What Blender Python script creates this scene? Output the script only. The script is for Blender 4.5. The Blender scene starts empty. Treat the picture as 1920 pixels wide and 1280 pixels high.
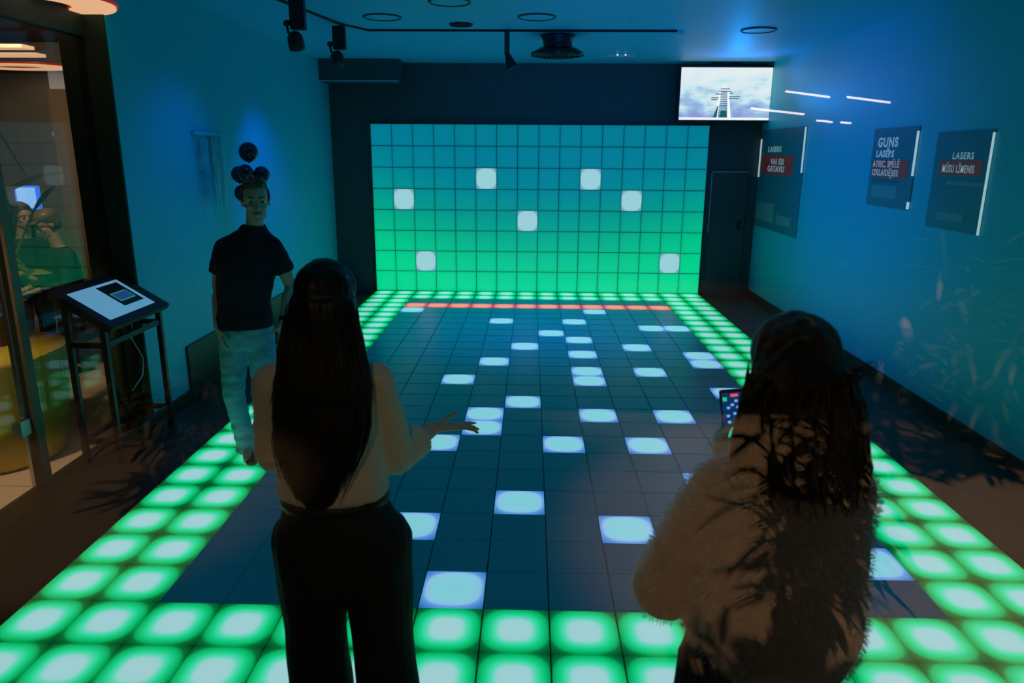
import bpy, bmesh, math, random
from mathutils import Vector, Matrix, noise
random.seed(7)
PI = math.pi
S = bpy.context.scene
col = S.collection
V = Vector

# ------------------------------------------------------------------ camera, world, exposure
cam = bpy.data.objects.new('camera', bpy.data.cameras.new('camera')); col.objects.link(cam)
rot = Matrix(((0.99965, -0.01247, 0.02329), (0.02567, 0.25088, -0.96768), (0.00622, 0.96794, 0.25111)))
cam.matrix_world = Matrix.Translation((2.2936, -2.2917, 2.0067)) @ rot.to_4x4()
cam.data.sensor_width = 36.0
cam.data.lens = 36.0 * 1360.4 / 1920.0
cam.data.clip_start = 0.02
cam.data.dof.use_dof = True
cam.data.dof.focus_distance = 5.2
cam.data.dof.aperture_fstop = 3.5
S.camera = cam
S.view_settings.view_transform = 'Standard'
S.view_settings.look = 'None'
S.view_settings.gamma = 1.0
S.view_settings.use_curve_mapping = False
S.view_settings.exposure = 0.0
W = bpy.data.worlds.new('world'); S.world = W; W.use_nodes = True
W.node_tree.nodes['Background'].inputs[0].default_value = (0.10, 0.16, 0.2, 1)
W.node_tree.nodes['Background'].inputs[1].default_value = 0.004
S.cycles.max_bounces = 8
S.cycles.diffuse_bounces = 3
S.cycles.glossy_bounces = 4
S.cycles.transparent_max_bounces = 12
S.cycles.caustics_refractive = False
S.cycles.sample_clamp_indirect = 4.0

def look_rot(d):
    return V(d).normalized().to_track_quat('-Z', 'Y').to_euler()
def lamp(name, kind, loc, power, color, target=None, size=0.1, angle=60, blend=0.6, sizey=None):
    l = bpy.data.lights.new(name, kind); l.energy = power; l.color = color
    if kind == 'AREA':
        l.size = size
        if sizey: l.shape = 'RECTANGLE'; l.size_y = sizey
    else:
        l.shadow_soft_size = size
    if kind == 'SPOT': l.spot_size = math.radians(angle); l.spot_blend = blend
    o = bpy.data.objects.new(name, l); col.objects.link(o); o.location = loc
    if target is not None: o.rotation_euler = look_rot(V(target) - V(loc))
    return o
BLUE = (0.02, 0.22, 1.0)
CYAN = (0.02, 0.5, 1.0)
WARM = (1.0, 0.58, 0.30)
# blue stage spots hung on the ceiling track, then washes without a fixture
lamp('blue_spot_light', 'SPOT', (0.42, 3.98, 2.86), 20, (0, .14, 1), (-0.55, 3.7, 1.3), .06, 95, 1)
lamp('blue_spot_light', 'SPOT', (0.45, 5.15, 2.86), 62, (0, .14, 1), (-0.55, 5.7, 1.3), .06, 75, 1)
lamp('blue_spot_light', 'SPOT', (2.10, 5.55, 2.84), 200, (0.0, 0.14, 1.0), (5.55, 5.3, 1.8), .06, 70, 1)
lamp('unseen_blue_wash', 'SPOT', (2.55, 5.9, 2.78), 900, (0.0, 0.24, 1.0), (2.4, 6.4, 0.0), .15, 100, 1)  # added lamp without a fixture, tints the far floor blue
lamp('unseen_blue_wash', 'SPOT', (3.3, 0.9, 2.5), 250, (0.0, 0.22, 1.0), (3.1, 4.9, 3.22), .15, 42, 1)  # added above the view with no fixture, tints the ceiling blue
lamp('unseen_blue_wash', 'SPOT', (5.0, 7.9, 2.7), 34, (0.0, 0.28, 1.0), (4.9, 7.0, 3.22), .1, 120, 1)
# warm corridor downlights behind the photographer, and fill spots added beside the doorway
lamp('corridor_downlight', 'SPOT', (4.5, -4.5, 3.3), 760, WARM, (4.5, -4.5, 0), .08, 66, .3)
lamp('corridor_downlight', 'SPOT', (-0.35, -4.9, 3.3), 240, WARM, (-0.35, -4.9, 0), .08, 46, .5)
lamp('corridor_downlight', 'SPOT', (2.0, -3.4, 3.0), 38, WARM, (1.8, -0.3, .95), .08, 26, .9)
lamp('entrance_fill_light', 'SPOT', (-1.15, 1.0, 2.6), 170, WARM, (-1.5, 2.3, 0.1), .06, 62, .6)  # added to brighten the yellow planter
lamp('entrance_fill_light', 'SPOT', (-1.6, 3.4, 2.7), 55, (1, .6, .36), (-2.3, 4.9, 1.0), .06, 90, .6)

lamp('entrance_fill_light', 'SPOT', (-1.9, 3.4, 2.9), 130, (1, .72, .45), (-2.9, 6.5, 2.0), .06, 75, .8)  # added to brighten the wall beyond the entrance
lamp('corridor_downlight', 'SPOT', (3.6, -5.0, 3.0), 260, WARM, (3.4, -6.5, .35), .06, 40, .8)
# ------------------------------------------------------------------ materials
def mat(name, color, rough=0.6, metal=0.0, emis=None, estr=0.0, spec=0.5, coat=0.0, noise_amt=0.0, nscale=20, bump=0.0, sheen=0.0):
    m = bpy.data.materials.new(name); m.use_nodes = True
    nt = m.node_tree; b = nt.nodes['Principled BSDF']
    b.inputs['Base Color'].default_value = (*color, 1)
    b.inputs['Roughness'].default_value = rough
    b.inputs['Metallic'].default_value = metal
    b.inputs['Specular IOR Level'].default_value = spec
    b.inputs['Coat Weight'].default_value = coat
    if sheen: b.inputs['Sheen Weight'].default_value = sheen
    if emis:
        b.inputs['Emission Color'].default_value = (*emis, 1)
        b.inputs['Emission Strength'].default_value = estr
    if noise_amt or bump:
        tc = nt.nodes.new('ShaderNodeTexCoord'); n = nt.nodes.new('ShaderNodeTexNoise')
        n.inputs['Scale'].default_value = nscale; n.inputs['Detail'].default_value = 6
        nt.links.new(tc.outputs['Object'], n.inputs['Vector'])
        if noise_amt:
            mx = nt.nodes.new('ShaderNodeMixRGB'); mx.blend_type = 'MIX'
            k = 1 - noise_amt
            mx.inputs[1].default_value = (color[0]*k, color[1]*k, color[2]*k, 1)
            k = 1 + noise_amt
            mx.inputs[2].default_value = (min(1, color[0]*k), min(1, color[1]*k), min(1, color[2]*k), 1)
            nt.links.new(n.outputs[0], mx.inputs[0]); nt.links.new(mx.outputs[0], b.inputs['Base Color'])
        if bump:
            bp = nt.nodes.new('ShaderNodeBump'); bp.inputs['Strength'].default_value = bump; bp.inputs['Distance'].default_value = .004
            nt.links.new(n.outputs[0], bp.inputs['Height']); nt.links.new(bp.outputs[0], b.inputs['Normal'])
    return m

def lit_tile(name, stops, strength=1.0):
    """a back-lit acrylic tile: brightest over its diode cluster, falling off to the edges"""
    m = bpy.data.materials.new(name); m.use_nodes = True
    nt = m.node_tree; b = nt.nodes['Principled BSDF']
    b.inputs['Base Color'].default_value = (0.03, 0.05, 0.05, 1); b.inputs['Roughness'].default_value = 0.35
    tc = nt.nodes.new('ShaderNodeTexCoord'); sp = nt.nodes.new('ShaderNodeSeparateXYZ')
    nt.links.new(tc.outputs['Object'], sp.inputs[0])
    def mm(op, a, bb=None):
        n = nt.nodes.new('ShaderNodeMath'); n.operation = op
        for i, x in enumerate((a, bb)):
            if x is None: continue
            if isinstance(x, (int, float)): n.inputs[i].default_value = x
            else: nt.links.new(x, n.inputs[i])
        return n.outputs[0]
    # super-ellipse distance from the centre, 1 at the edge of the tile
    ax = mm('POWER', mm('MULTIPLY', mm('ABSOLUTE', sp.outputs[0]), 1/0.147), 2.8)
    ay = mm('POWER', mm('MULTIPLY', mm('ABSOLUTE', sp.outputs[1]), 1/0.147), 2.8)
    r = mm('POWER', mm('ADD', ax, ay), 1/2.8)
    cr = nt.nodes.new('ShaderNodeValToRGB'); el = cr.color_ramp.elements
    el[0].position, el[0].color = stops[0][0], (*stops[0][1], 1)
    el[1].position, el[1].color = stops[-1][0], (*stops[-1][1], 1)
    for p, c in stops[1:-1]:
        e = el.new(p); e.color = (*c, 1)
    nt.links.new(mm('MULTIPLY', r, 0.8), cr.inputs[0])      # ramp position 0.8 = tile edge
    nt.links.new(cr.outputs[0], b.inputs['Emission Color'])
    b.inputs['Emission Strength'].default_value = strength
    return m

M = {}
M['green_tile'] = lit_tile('green_tile', [(0.0, (.44, .70, .76)), (.36, (.40, .70, .72)), (.47, (.10, .76, .50)), (.60, (.01, .70, .28)), (.76, (.0, .46, .12)), (.84, (0, .16, .03)), (1.0, (0, .06, .01))])
M['white_tile'] = lit_tile('white_tile', [(0.0, (.25, .66, .76)), (.55, (.26, .66, .78)), (.70, (.32, .56, .88)), (.78, (.12, .34, .80)), (1.0, (.02, .15, .5))])
M['red_tile'] = lit_tile('red_tile', [(0.0, (1.0, .28, .17)), (.58, (1.0, .25, .15)), (.68, (.9, .03, .06)), (.82, (.55, 0, .06)), (1.0, (.1, 0, .02))])
M['wall_white_tile'] = lit_tile('wall_white_tile', [(0.0, (.40, .70, .78)), (.74, (.39, .70, .78)), (.80, (.2, .5, .6)), (1.0, (.1, .3, .4))])
M['dark_tile'] = mat('dark_tile', (.03, .07, .10), .30, emis=(0.0, .32, .62), estr=.085, spec=.4, noise_amt=.12, nscale=9)  # faint blue emission added to the tiles that are off
# the panels of the wall: one picture runs over all of them, green below and blue above
def wall_tile_mat():
    m = bpy.data.materials.new('wall_panel'); m.use_nodes = True
    nt = m.node_tree; b = nt.nodes['Principled BSDF']
    b.inputs['Base Color'].default_value = (0.03, 0.05, 0.05, 1); b.inputs['Roughness'].default_value = .45
    g = nt.nodes.new('ShaderNodeNewGeometry'); sp = nt.nodes.new('ShaderNodeSeparateXYZ')
    nt.links.new(g.outputs['Position'], sp.inputs[0])
    def mm(op, a, bb=None):
        n = nt.nodes.new('ShaderNodeMath'); n.operation = op
        for i, x in enumerate((a, bb)):
            if x is None: continue
            if isinstance(x, (int, float)): n.inputs[i].default_value = x
            else: nt.links.new(x, n.inputs[i])
        return n.outputs[0]
    dx = mm('SUBTRACT', mm('MULTIPLY', sp.outputs[0], 1/4.8), .52)
    h = mm('MULTIPLY', sp.outputs[2], 1/2.4)
    f = mm('SUBTRACT', h, mm('MULTIPLY', mm('MULTIPLY', dx, dx), .75))
    cr = nt.nodes.new('ShaderNodeValToRGB'); el = cr.color_ramp.elements
    st = [(0.0, (0, .74, .30)), (.16, (0, .62, .29)), (.30, (0, .47, .28)), (.44, (0, .34, .31)), (.62, (0, .25, .34)), (.8, (0, .22, .34)), (1.0, (0, .22, .30))]
    el[0].position, el[0].color = st[0][0], (*st[0][1], 1); el[1].position, el[1].color = st[-1][0], (*st[-1][1], 1)
    for p, c in st[1:-1]:
        e = el.new(p); e.color = (*c, 1)
    nt.links.new(f, cr.inputs[0])
    # dimmer rim of each panel
    tc = nt.nodes.new('ShaderNodeTexCoord'); so = nt.nodes.new('ShaderNodeSeparateXYZ'); nt.links.new(tc.outputs['Object'], so.inputs[0])
    r = mm('MAXIMUM', mm('ABSOLUTE', so.outputs[0]), mm('ABSOLUTE', so.outputs[1]))
    k = mm('SUBTRACT', 1.0, mm('MULTIPLY', mm('POWER', mm('MULTIPLY', r, 1/.147), 10), .35))
    nt.links.new(cr.outputs[0], b.inputs['Emission Color']); nt.links.new(k, b.inputs['Emission Strength'])
    return m
M['wall_panel'] = wall_tile_mat()

def glass_mat(name, tint=(.93, .97, .96), r0=.04):
    """clear pane: straight-through transmission plus a mirror share that grows with the angle, per face"""
    m = bpy.data.materials.new(name); m.use_nodes = True
    nt = m.node_tree; nt.nodes.clear()
    out = nt.nodes.new('ShaderNodeOutputMaterial'); mix = nt.nodes.new('ShaderNodeMixShader')
    tr = nt.nodes.new('ShaderNodeBsdfTransparent'); tr.inputs[0].default_value = (*tint, 1)
    gl = nt.nodes.new('ShaderNodeBsdfGlossy'); gl.inputs['Roughness'].default_value = 0.0
    lw = nt.nodes.new('ShaderNodeLayerWeight'); lw.inputs[0].default_value = .5
    p = nt.nodes.new('ShaderNodeMath'); p.operation = 'POWER'; p.inputs[1].default_value = 5
    ma = nt.nodes.new('ShaderNodeMath'); ma.operation = 'MULTIPLY_ADD'; ma.inputs[1].default_value = 1 - r0; ma.inputs[2].default_value = r0
    nt.links.new(lw.outputs['Facing'], p.inputs[0]); nt.links.new(p.outputs[0], ma.inputs[0])
    nt.links.new(ma.outputs[0], mix.inputs[0]); nt.links.new(tr.outputs[0], mix.inputs[1]); nt.links.new(gl.outputs[0], mix.inputs[2])
    nt.links.new(mix.outputs[0], out.inputs[0])
    return m
M['glass'] = glass_mat('glass')

def tile_floor_mat(name, c, joint, sx, sy, rough, width=.004):
    m = bpy.data.materials.new(name); m.use_nodes = True
    nt = m.node_tree; b = nt.nodes['Principled BSDF']
    tc = nt.nodes.new('ShaderNodeTexCoord'); br = nt.nodes.new('ShaderNodeTexBrick')
    br.offset = .5; br.inputs['Scale'].default_value = 1.0
    br.inputs['Color1'].default_value = (*c, 1); br.inputs['Color2'].default_value = (c[0]*.93, c[1]*.92, c[2]*.9, 1)
    br.inputs['Mortar'].default_value = (*joint, 1); br.inputs['Mortar Size'].default_value = width
    br.inputs['Brick Width'].default_value = sx; br.inputs['Row Height'].default_value = sy
    nt.links.new(tc.outputs['Object'], br.inputs['Vector']); nt.links.new(br.outputs['Color'], b.inputs['Base Color'])
    b.inputs['Roughness'].default_value = rough
    return m
M['mall_floor'] = tile_floor_mat('mall_floor', (.62, .52, .42), (.16, .12, .09), 1.2, .6, .35)
M['side_floor'] = tile_floor_mat('side_floor', (.05, .036, .028), (.012, .01, .008), 1.2, .6, .55)
M['dark_floor'] = mat('dark_floor', (.022, .017, .013), .5, noise_amt=.4, nscale=60)
M['wall_paint'] = mat('wall_paint', (.006, .58, .72), .45, spec=.35, noise_amt=.06, nscale=3)
M['back_paint'] = mat('back_paint', (.05, .085, .09), .6)
M['ceiling_paint'] = mat('ceiling_paint', (.015, .56, .9), .5, noise_amt=.04, nscale=4)
M['col_paint'] = mat('col_paint', (.006, .03, .016), .6)
M['black'] = mat('black', (.012, .012, .013), .45)
M['black_gloss'] = mat('black_gloss', (.01, .01, .012), .12)
M['black_metal'] = mat('black_metal', (.03, .032, .035), .35, metal=.6)
M['steel'] = mat('steel', (.55, .55, .55), .3, metal=1)
M['brown_frame'] = mat('brown_frame', (.22, .13, .08), .4, noise_amt=.15, nscale=8)
M['white_plastic'] = mat('white_plastic', (.7, .72, .72), .4)
M['yellow'] = mat('yellow', (.55, .42, .03), .45, noise_amt=.2, nscale=5)
M['soil'] = mat('soil', (.05, .03, .02), .9, noise_amt=.5, nscale=50, bump=.6)
M['leaf'] = mat('leaf', (.07, .10, .03), .45, noise_amt=.4, nscale=12)
M['leaf_big'] = mat('leaf_big', (.26, .26, .07), .5, noise_amt=.35, nscale=7)
M['stem'] = mat('stem', (.07, .06, .03), .6, noise_amt=.3, nscale=12)
M['bark'] = mat('bark', (.14, .08, .05), .9, noise_amt=.5, nscale=25, bump=.8)
M['balloon'] = mat('balloon', (.008, .012, .03), .12, spec=.6)
M['foil'] = mat('foil', (.25, .45, .55), .2, metal=.9)
M['grey_wall'] = mat('grey_wall', (.16, .145, .115), .8, noise_amt=.15, nscale=2)
M['brown_wall'] = mat('brown_wall', (.13, .085, .05), .8, noise_amt=.15, nscale=3)
M['blind'] = mat('blind', (.5, .48, .48), .6, emis=(.7, .72, .8), estr=.12)

# ------------------------------------------------------------------ helpers
def link(name, bm, m, parent=None, smooth=False, loc=None, bevel=0):
    me = bpy.data.meshes.new(name)
    if bevel: bmesh.ops.bevel(bm, geom=bm.edges[:], offset=bevel, segments=2, affect='EDGES', clamp_overlap=True)
    bm.normal_update(); bm.to_mesh(me); bm.free()
    if m is not None: me.materials.append(M[m] if isinstance(m, str) else m)
    if smooth:
        for p in me.polygons: p.use_smooth = True
    o = bpy.data.objects.new(name, me); col.objects.link(o)
    if loc is not None: o.location = loc
    if parent is not None: o.parent = parent
    return o
def tag(o, label=None, cat=None, group=None, kind=None):
    if label: o['label'] = label
    if cat: o['category'] = cat
    if group: o['group'] = group
    if kind: o['kind'] = kind
    return o
def empty(name, loc, rz=0.0):
    o = bpy.data.objects.new(name, None); col.objects.link(o); o.location = loc; o.rotation_euler = (0, 0, rz)
    o.empty_display_size = .1
    return o
def thing(name, label, cat, loc=(0, 0, 0), rz=0, group=None):
    return tag(empty(name, loc, rz), label, cat, group)
def bx(bm, lo, hi, mtx=None):
    x0, y0, z0 = lo; x1, y1, z1 = hi
    r = bmesh.ops.create_cube(bm, size=1.0)
    for v in r['verts']:
        v.co = V(((x0+x1)/2 + v.co.x*(x1-x0), (y0+y1)/2 + v.co.y*(y1-y0), (z0+z1)/2 + v.co.z*(z1-z0)))
        if mtx is not None: v.co = mtx @ v.co
    return r['verts']
def box(lo, hi, mtx=None):
    bm = bmesh.new(); bx(bm, lo, hi, mtx); return bm
def frame_of(d, side=None):
    d = V(d).normalized()
    s = V(side) if side is not None else (V((0, 0, 1)) if abs(d.z) < .9 else V((1, 0, 0)))
    s = (s - d * s.dot(d))
    if s.length < 1e-5: s = d.orthogonal()
    s.normalize(); return d, s, d.cross(s)
def tube(bm, pts, rad, side=None, n=10, cap=True):
    """pts list; rad list of r or (a,b): a along side, b across"""
    pts = [V(p) for p in pts]; rings = []
    if not isinstance(rad, (list,)): rad = [rad]*len(pts)
    for i, p in enumerate(pts):
        d = (pts[min(i+1, len(pts)-1)] - pts[max(i-1, 0)])
        d, s, t = frame_of(d, side)
        a, b = rad[i] if isinstance(rad[i], tuple) else (rad[i], rad[i])
        rings.append([bm.verts.new(p + s*a*math.cos(2*PI*k/n) + t*b*math.sin(2*PI*k/n)) for k in range(n)])
    for r0, r1 in zip(rings, rings[1:]):
        for k in range(n):
            bm.faces.new((r0[k], r0[(k+1) % n], r1[(k+1) % n], r1[k]))
    if cap:
        bm.faces.new(rings[0][::-1]); bm.faces.new(rings[-1])
    return rings
def ell(bm, c, r, mtx=None, sub=3):
    q = bmesh.ops.create_icosphere(bm, subdivisions=sub, radius=1.0)
    r = V(r) if not isinstance(r, (int, float)) else V((r, r, r))
    for v in q['verts']:
        p = V((v.co.x*r.x, v.co.y*r.y, v.co.z*r.z))
        if mtx is not None: p = mtx @ p
        v.co = V(c) + p
    return q['verts']
def limb(bm, pts, rad, side=None, n=14):
    """tube with rounded ends and joints, for figures (overlapping volumes are fused later)"""
    tube(bm, pts, rad, side, n)
    for i, p in enumerate(pts):
        a, b = rad[i] if isinstance(rad[i], tuple) else (rad[i], rad[i])
        d = (V(pts[min(i+1, len(pts)-1)]) - V(pts[max(i-1, 0)]))
        d, s, t = frame_of(d, side)
        m3 = Matrix((s, t, d)).transposed()
        ell(bm, p, (a, b, min(a, b)), m3, 2)
def torso(bm, secs, n=20):
    """secs: (centre, lateral vector, a, b) horizontal-ish ellipse sections"""
    rings = []
    for c, lat, a, b in secs:
        c = V(c); lat = V(lat).normalized(); f = V((0, 0, 1)).cross(lat)
        rings.append([bm.verts.new(c + lat*a*math.cos(2*PI*k/n) + f*b*math.sin(2*PI*k/n)) for k in range(n)])
    for r0, r1 in zip(rings, rings[1:]):
        for k in range(n): bm.faces.new((r0[k], r0[(k+1) % n], r1[(k+1) % n], r1[k]))
    bm.faces.new(rings[0][::-1]); bm.faces.new(rings[-1])
def fuse(name, bm, m, parent, voxel=.007, smooth=4, fold=None, origin=None):
    """fuse overlapping volumes into one continuous skin"""
    bmesh.ops.recalc_face_normals(bm, faces=bm.faces[:])
    me = bpy.data.meshes.new('tmp'); bm.to_mesh(me); bm.free()
    o = bpy.data.objects.new('tmp', me); col.objects.link(o)
    r = o.modifiers.new('r', 'REMESH'); r.mode = 'VOXEL'; r.voxel_size = voxel; r.adaptivity = 0
    if smooth:
        s = o.modifiers.new('s', 'SMOOTH'); s.iterations = smooth; s.factor = .5
    dg = bpy.context.evaluated_depsgraph_get()
    me2 = bpy.data.meshes.new_from_object(o.evaluated_get(dg))
    bpy.data.objects.remove(o); bpy.data.meshes.remove(me)
    if fold:
        amp, sc = fold     # cloth folds: anisotropic noise pushed along the normals
        nn = [v.normal.copy() for v in me2.vertices]
        for v, nrm in zip(me2.vertices, nn):
            q = V((v.co.x*sc[0], v.co.y*sc[1], v.co.z*sc[2]))
            k = noise.noise(q)*.65 + noise.noise(q*2.3 + V((7, 3, 1)))*.35
            v.co += nrm * (amp * k)
    me2.name = name
    me2.materials.clear(); me2.materials.append(M[m] if isinstance(m, str) else m)
    for p in me2.polygons: p.use_smooth = True
    o = bpy.data.objects.new(name, me2); col.objects.link(o); o.parent = parent
    return o
def copy_part(src, parent, loc=None):
    c = src.copy(); col.objects.link(c); c.parent = parent
    if loc is not None: c.location = loc
    return c
def structure(name, bm, m):
    o = link(name, bm, m); o['kind'] = 'structure'; return o
def text_mesh(name, s, size, m, parent, mtx, extrude=.001, align='LEFT', sx=1.0, bold=0.0, shear=0.0):
    c = bpy.data.curves.new('t', 'FONT'); c.body = s; c.size = size; c.extrude = extrude; c.align_x = align
    c.offset = bold; c.shear = shear; c.space_character = 1.18
    o = bpy.data.objects.new('t', c); col.objects.link(o)
    dg = bpy.context.evaluated_depsgraph_get()
    me = bpy.data.meshes.new_from_object(o.evaluated_get(dg)); bpy.data.objects.remove(o)
    me.transform(mtx @ Matrix.Diagonal((sx, 1, 1, 1))); me.name = name
    me.materials.clear(); me.materials.append(M[m] if isinstance(m, str) else m)
    t = bpy.data.objects.new(name, me); col.objects.link(t); t.parent = parent
    return t

# ------------------------------------------------------------------ the room shell
FZ = -0.03
WL, WR, HC, YB = -0.58, 5.55, 3.22, 8.46
structure('floor', box((-0.79, -1.62, FZ-.05), (4.86, YB, FZ)), 'dark_floor')
structure('floor', box((4.86, -1.62, FZ-.05), (WR+.1, YB, FZ)), 'side_floor')
structure('floor', box((-7.0, -1.62, FZ-.05), (-0.79, 9.0, FZ)), 'mall_floor')
structure('floor', box((-7.0, -13.0, FZ-.05), (9.0, -1.62, FZ)), 'mall_floor')
structure('wall_left', box((WL-.32, 2.9, FZ), (WL, YB, HC)), 'wall_paint')
structure('wall_back', box((WL-.32, YB, FZ), (WR+.2, YB+.15, HC)), 'back_paint')
structure('wall_right', box((WR, -1.62, FZ), (WR+.15, YB, HC+.1)), 'wall_paint')
structure('ceiling', box((-0.9, -1.5, HC), (WR+.15, YB+.15, HC+.1)), 'ceiling_paint')
structure('ceiling', box((-7, 1.0, HC), (-0.9, 9.0, HC+.1)), 'col_paint')
structure('trim_1', box((WL-.33, 2.885, FZ), (WL-.005, 2.9, HC)), 'col_paint')       # dark end of the left wall
structure('trim_2', box((WL-.32, 8.0, 2.93), (0.5, YB, HC)), 'back_paint')             # boxed-in duct
structure('trim_2', box((WL-.32, 7.985, 2.93), (0.5, 8.0, 2.945)), 'ceiling_paint')
structure('baseboard_right', box((WR-.02, -1.6, FZ), (WR, YB, .07)), 'black')
structure('baseboard_left', box((WL, 2.9, FZ), (WL+.015, 3.5, .05)), 'black')
structure('shade_panel', box((WL, 3.5, FZ), (WL+.02, YB, .42)), 'black')  # black panel added for the dark fall-off near the floor
# right-hand end of the back wall: a flush door with a thin bright edge strip
d = structure('door_1', box((4.89, YB-.03, FZ), (5.40, YB, 1.76)), 'back_paint')
bm = bmesh.new(); bx(bm, (4.875, YB-.04, .9), (4.89, YB-.005, 1.775)); bx(bm, (4.875, YB-.04, 1.76), (5.40, YB-.005, 1.775))
o = link('door_frame', bm, 'steel', d)
o = link('door_handle', box((5.30, YB-.06, .95), (5.33, YB-.03, 1.08)), 'black_metal', d)

# ------------------------------------------------------------------ glass front (the photographer stands outside it)
GY = -1.60
w = structure('window_1', box((-0.86, GY-.006, 0.0), (WR, GY+.006, HC)), 'glass')
bm = bmesh.new(); bx(bm, (-0.9, GY-.03, FZ), (WR, GY+.03, 0.0)); bx(bm, (-0.9, GY-.03, HC-.02), (WR, GY+.03, HC))
link('window_frame', bm, 'black_metal', w)
# glass side of the entrance, in line with the left wall
GX = -0.765
w = structure('window_2', box((GX-.006, 1.88, FZ), (GX+.006, 2.88, 2.75)), 'glass')
link('window_frame', box((GX-.02, 2.868, FZ), (GX+.02, 2.885, 2.75)), 'black_metal', w)
structure('trim_3', box((GX-.04, -1.6, 2.75), (GX+.04, 2.9, HC)), 'col_paint')
post = structure('trim_4', box((GX-.01, 1.80, FZ), (GX+.05, 1.87, 2.75)), 'brown_frame')
dr = structure('door_2', box((GX-.006, .85, FZ+.01), (GX+.006, 1.775, 2.72)), 'glass')
link('door_edge', box((GX-.012, 1.765, FZ+.01), (GX+.012, 1.785, 2.72)), 'steel', dr)
bm = box((GX-.03, 1.70, .33), (GX+.03, 1.79, .43)); link('door_lock', bm, 'steel', dr, bevel=.004)

# ------------------------------------------------------------------ the LED floor and LED wall
NC, NR, T = 16, 28, 0.3
def tile_mesh(name, m, bev=.004):
    bm = bmesh.new(); bx(bm, (-.1465, -.1465, -.012), (.1465, .1465, 0))
    bmesh.ops.bevel(bm, geom=[e for e in bm.edges if all(v.co.z > -.001 for v in e.verts)], offset=bev, segments=2, affect='EDGES')
    me = bpy.data.meshes.new(name); bm.to_mesh(me); bm.free(); me.materials.append(M[m]); return me
white = {(2,4),(10,4),(6,6),(9,6),(8,8),(12,7),(13,7),(7,10),(9,9),(9,11),(11,10),(13,11),(13,12),(2,13),(6,12),(9,13),(9,14),(11,13),(5,14),(13,15),(7,16),(6,17),(6,18),(5,19),(9,17),(11,17),(8,19),(10,19),(11,21),(7,22),(5,23),(9,23),(6,25),(13,24)}
fl = thing('led_floor', 'game floor of square light tiles with green border, red row and scattered white tiles', 'led floor', (0, 0, 0))
link('floor_tray', box((-.015, -.015, FZ), (NC*T+.015, NR*T+.015, -.0125)), 'black', fl)
meshes = {k: tile_mesh(k, k) for k in ('green_tile', 'white_tile', 'red_tile', 'dark_tile')}
lab = {'green_tile': 'green glowing border tile', 'white_tile': 'white lit tile', 'red_tile': 'red lit tile', 'dark_tile': 'faintly glowing dark blue tile'}
kinds = {}
for r in range(NR):
    for c in range(NC):
        edge = c < 2 or c >= 14 or r < 2 or r >= 26
        k = 'green_tile' if edge else 'white_tile' if (c, r) in white else 'red_tile' if r == 3 else 'dark_tile'
        kinds.setdefault(k, []).append((r, c))
for k, lst in kinds.items():
    lst.sort(key=lambda q: (-q[0], abs(q[1]-7)))           # nearest rows first
    for i, (r, c) in enumerate(lst):
        if i < 100:
            o = bpy.data.objects.new(k, meshes[k]); col.objects.link(o); o.parent = fl
            o.location = (c*T+.15, NR*T-(r*T+.15), 0); o['label'] = lab[k]
    rest = lst[100:]
    if rest:
        # the remaining far tiles, each still its own little slab inside one part
        src = meshes[k]
        vs, fs, uv = [], [], []
        for (r, c) in rest:
            b0 = len(vs); off = V((c*T+.15, NR*T-(r*T+.15), 0))
            vs += [v.co + off for v in src.vertices]
            fs += [[b0+i for i in p.vertices] for p in src.polygons]
            uv += [(v.co.x, v.co.y) for v in src.vertices]
        me = bpy.data.meshes.new(k+'_rows'); me.from_pydata(vs, [], fs)
        at = me.attributes.new('tile_xy', 'FLOAT_VECTOR', 'POINT')
        for i, (x, y) in enumerate(uv): at.data[i].vector = (x, y, 0)
        mm_ = M[k].copy(); mm_.name = k+'_rows'
        nt = mm_.node_tree
        tcn = next((n for n in nt.nodes if n.type == 'TEX_COORD'), None)
        an = nt.nodes.new('ShaderNodeAttribute'); an.attribute_name = 'tile_xy'
        if tcn and k != 'dark_tile':
            for l in list(nt.links):
                if l.from_node == tcn:
                    s_ = l.to_socket; nt.links.remove(l); nt.links.new(an.outputs['Vector'], s_)
        me.materials.append(mm_)
        o = bpy.data.objects.new(k+'_rows', me); col.objects.link(o); o.parent = fl
        o['kind'] = 'stuff'; o['label'] = lab[k] + 's further back'

wallwhite = {(1, 4), (5, 2), (10, 2), (12, 3), (7, 4+0), (2, 6), (14, 6)}
wallwhite = {(1, 3), (5, 2), (10, 2), (12, 3), (7, 4), (2, 6), (14, 6)}
lw = thing('led_wall', 'upright wall of square light panels, green below and teal above, seven lit white', 'led wall', (0, 8.4, 0))
link('wall_tray', box((-.01, .0125, 0), (NC*T+.01, .055, 8*T+.01)), 'black', lw)
wm = tile_mesh('wall_panel', 'wall_panel', .002); ww = tile_mesh('white_tile', 'wall_white_tile', .002)
n = 0; rest = []
for r in range(7, -1, -1):
    for c in range(NC):
        p = (c*T+.15, 0, 8*T-(r*T+.15))
        if (c, r) in wallwhite:
            o = bpy.data.objects.new('white_panel', ww); o['label'] = 'white lit square panel'
        else:
            n += 1
            if n > 100: rest.append(p); continue
            o = bpy.data.objects.new('light_panel', wm)
        col.objects.link(o); o.parent = lw; o.location = p; o.rotation_euler = (PI/2, 0, 0)
vs, fs, uv = [], [], []
for p in rest:
    b0 = len(vs); rm = Matrix.Translation(p) @ Matrix.Rotation(PI/2, 4, 'X')
    vs += [rm @ v.co for v in wm.vertices]; fs += [[b0+i for i in q.vertices] for q in wm.polygons]; uv += [tuple(v.co) for v in wm.vertices]
me = bpy.data.meshes.new('light_panel_row'); me.from_pydata(vs, [], fs)
at = me.attributes.new('tile_xy', 'FLOAT_VECTOR', 'POINT')
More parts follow.
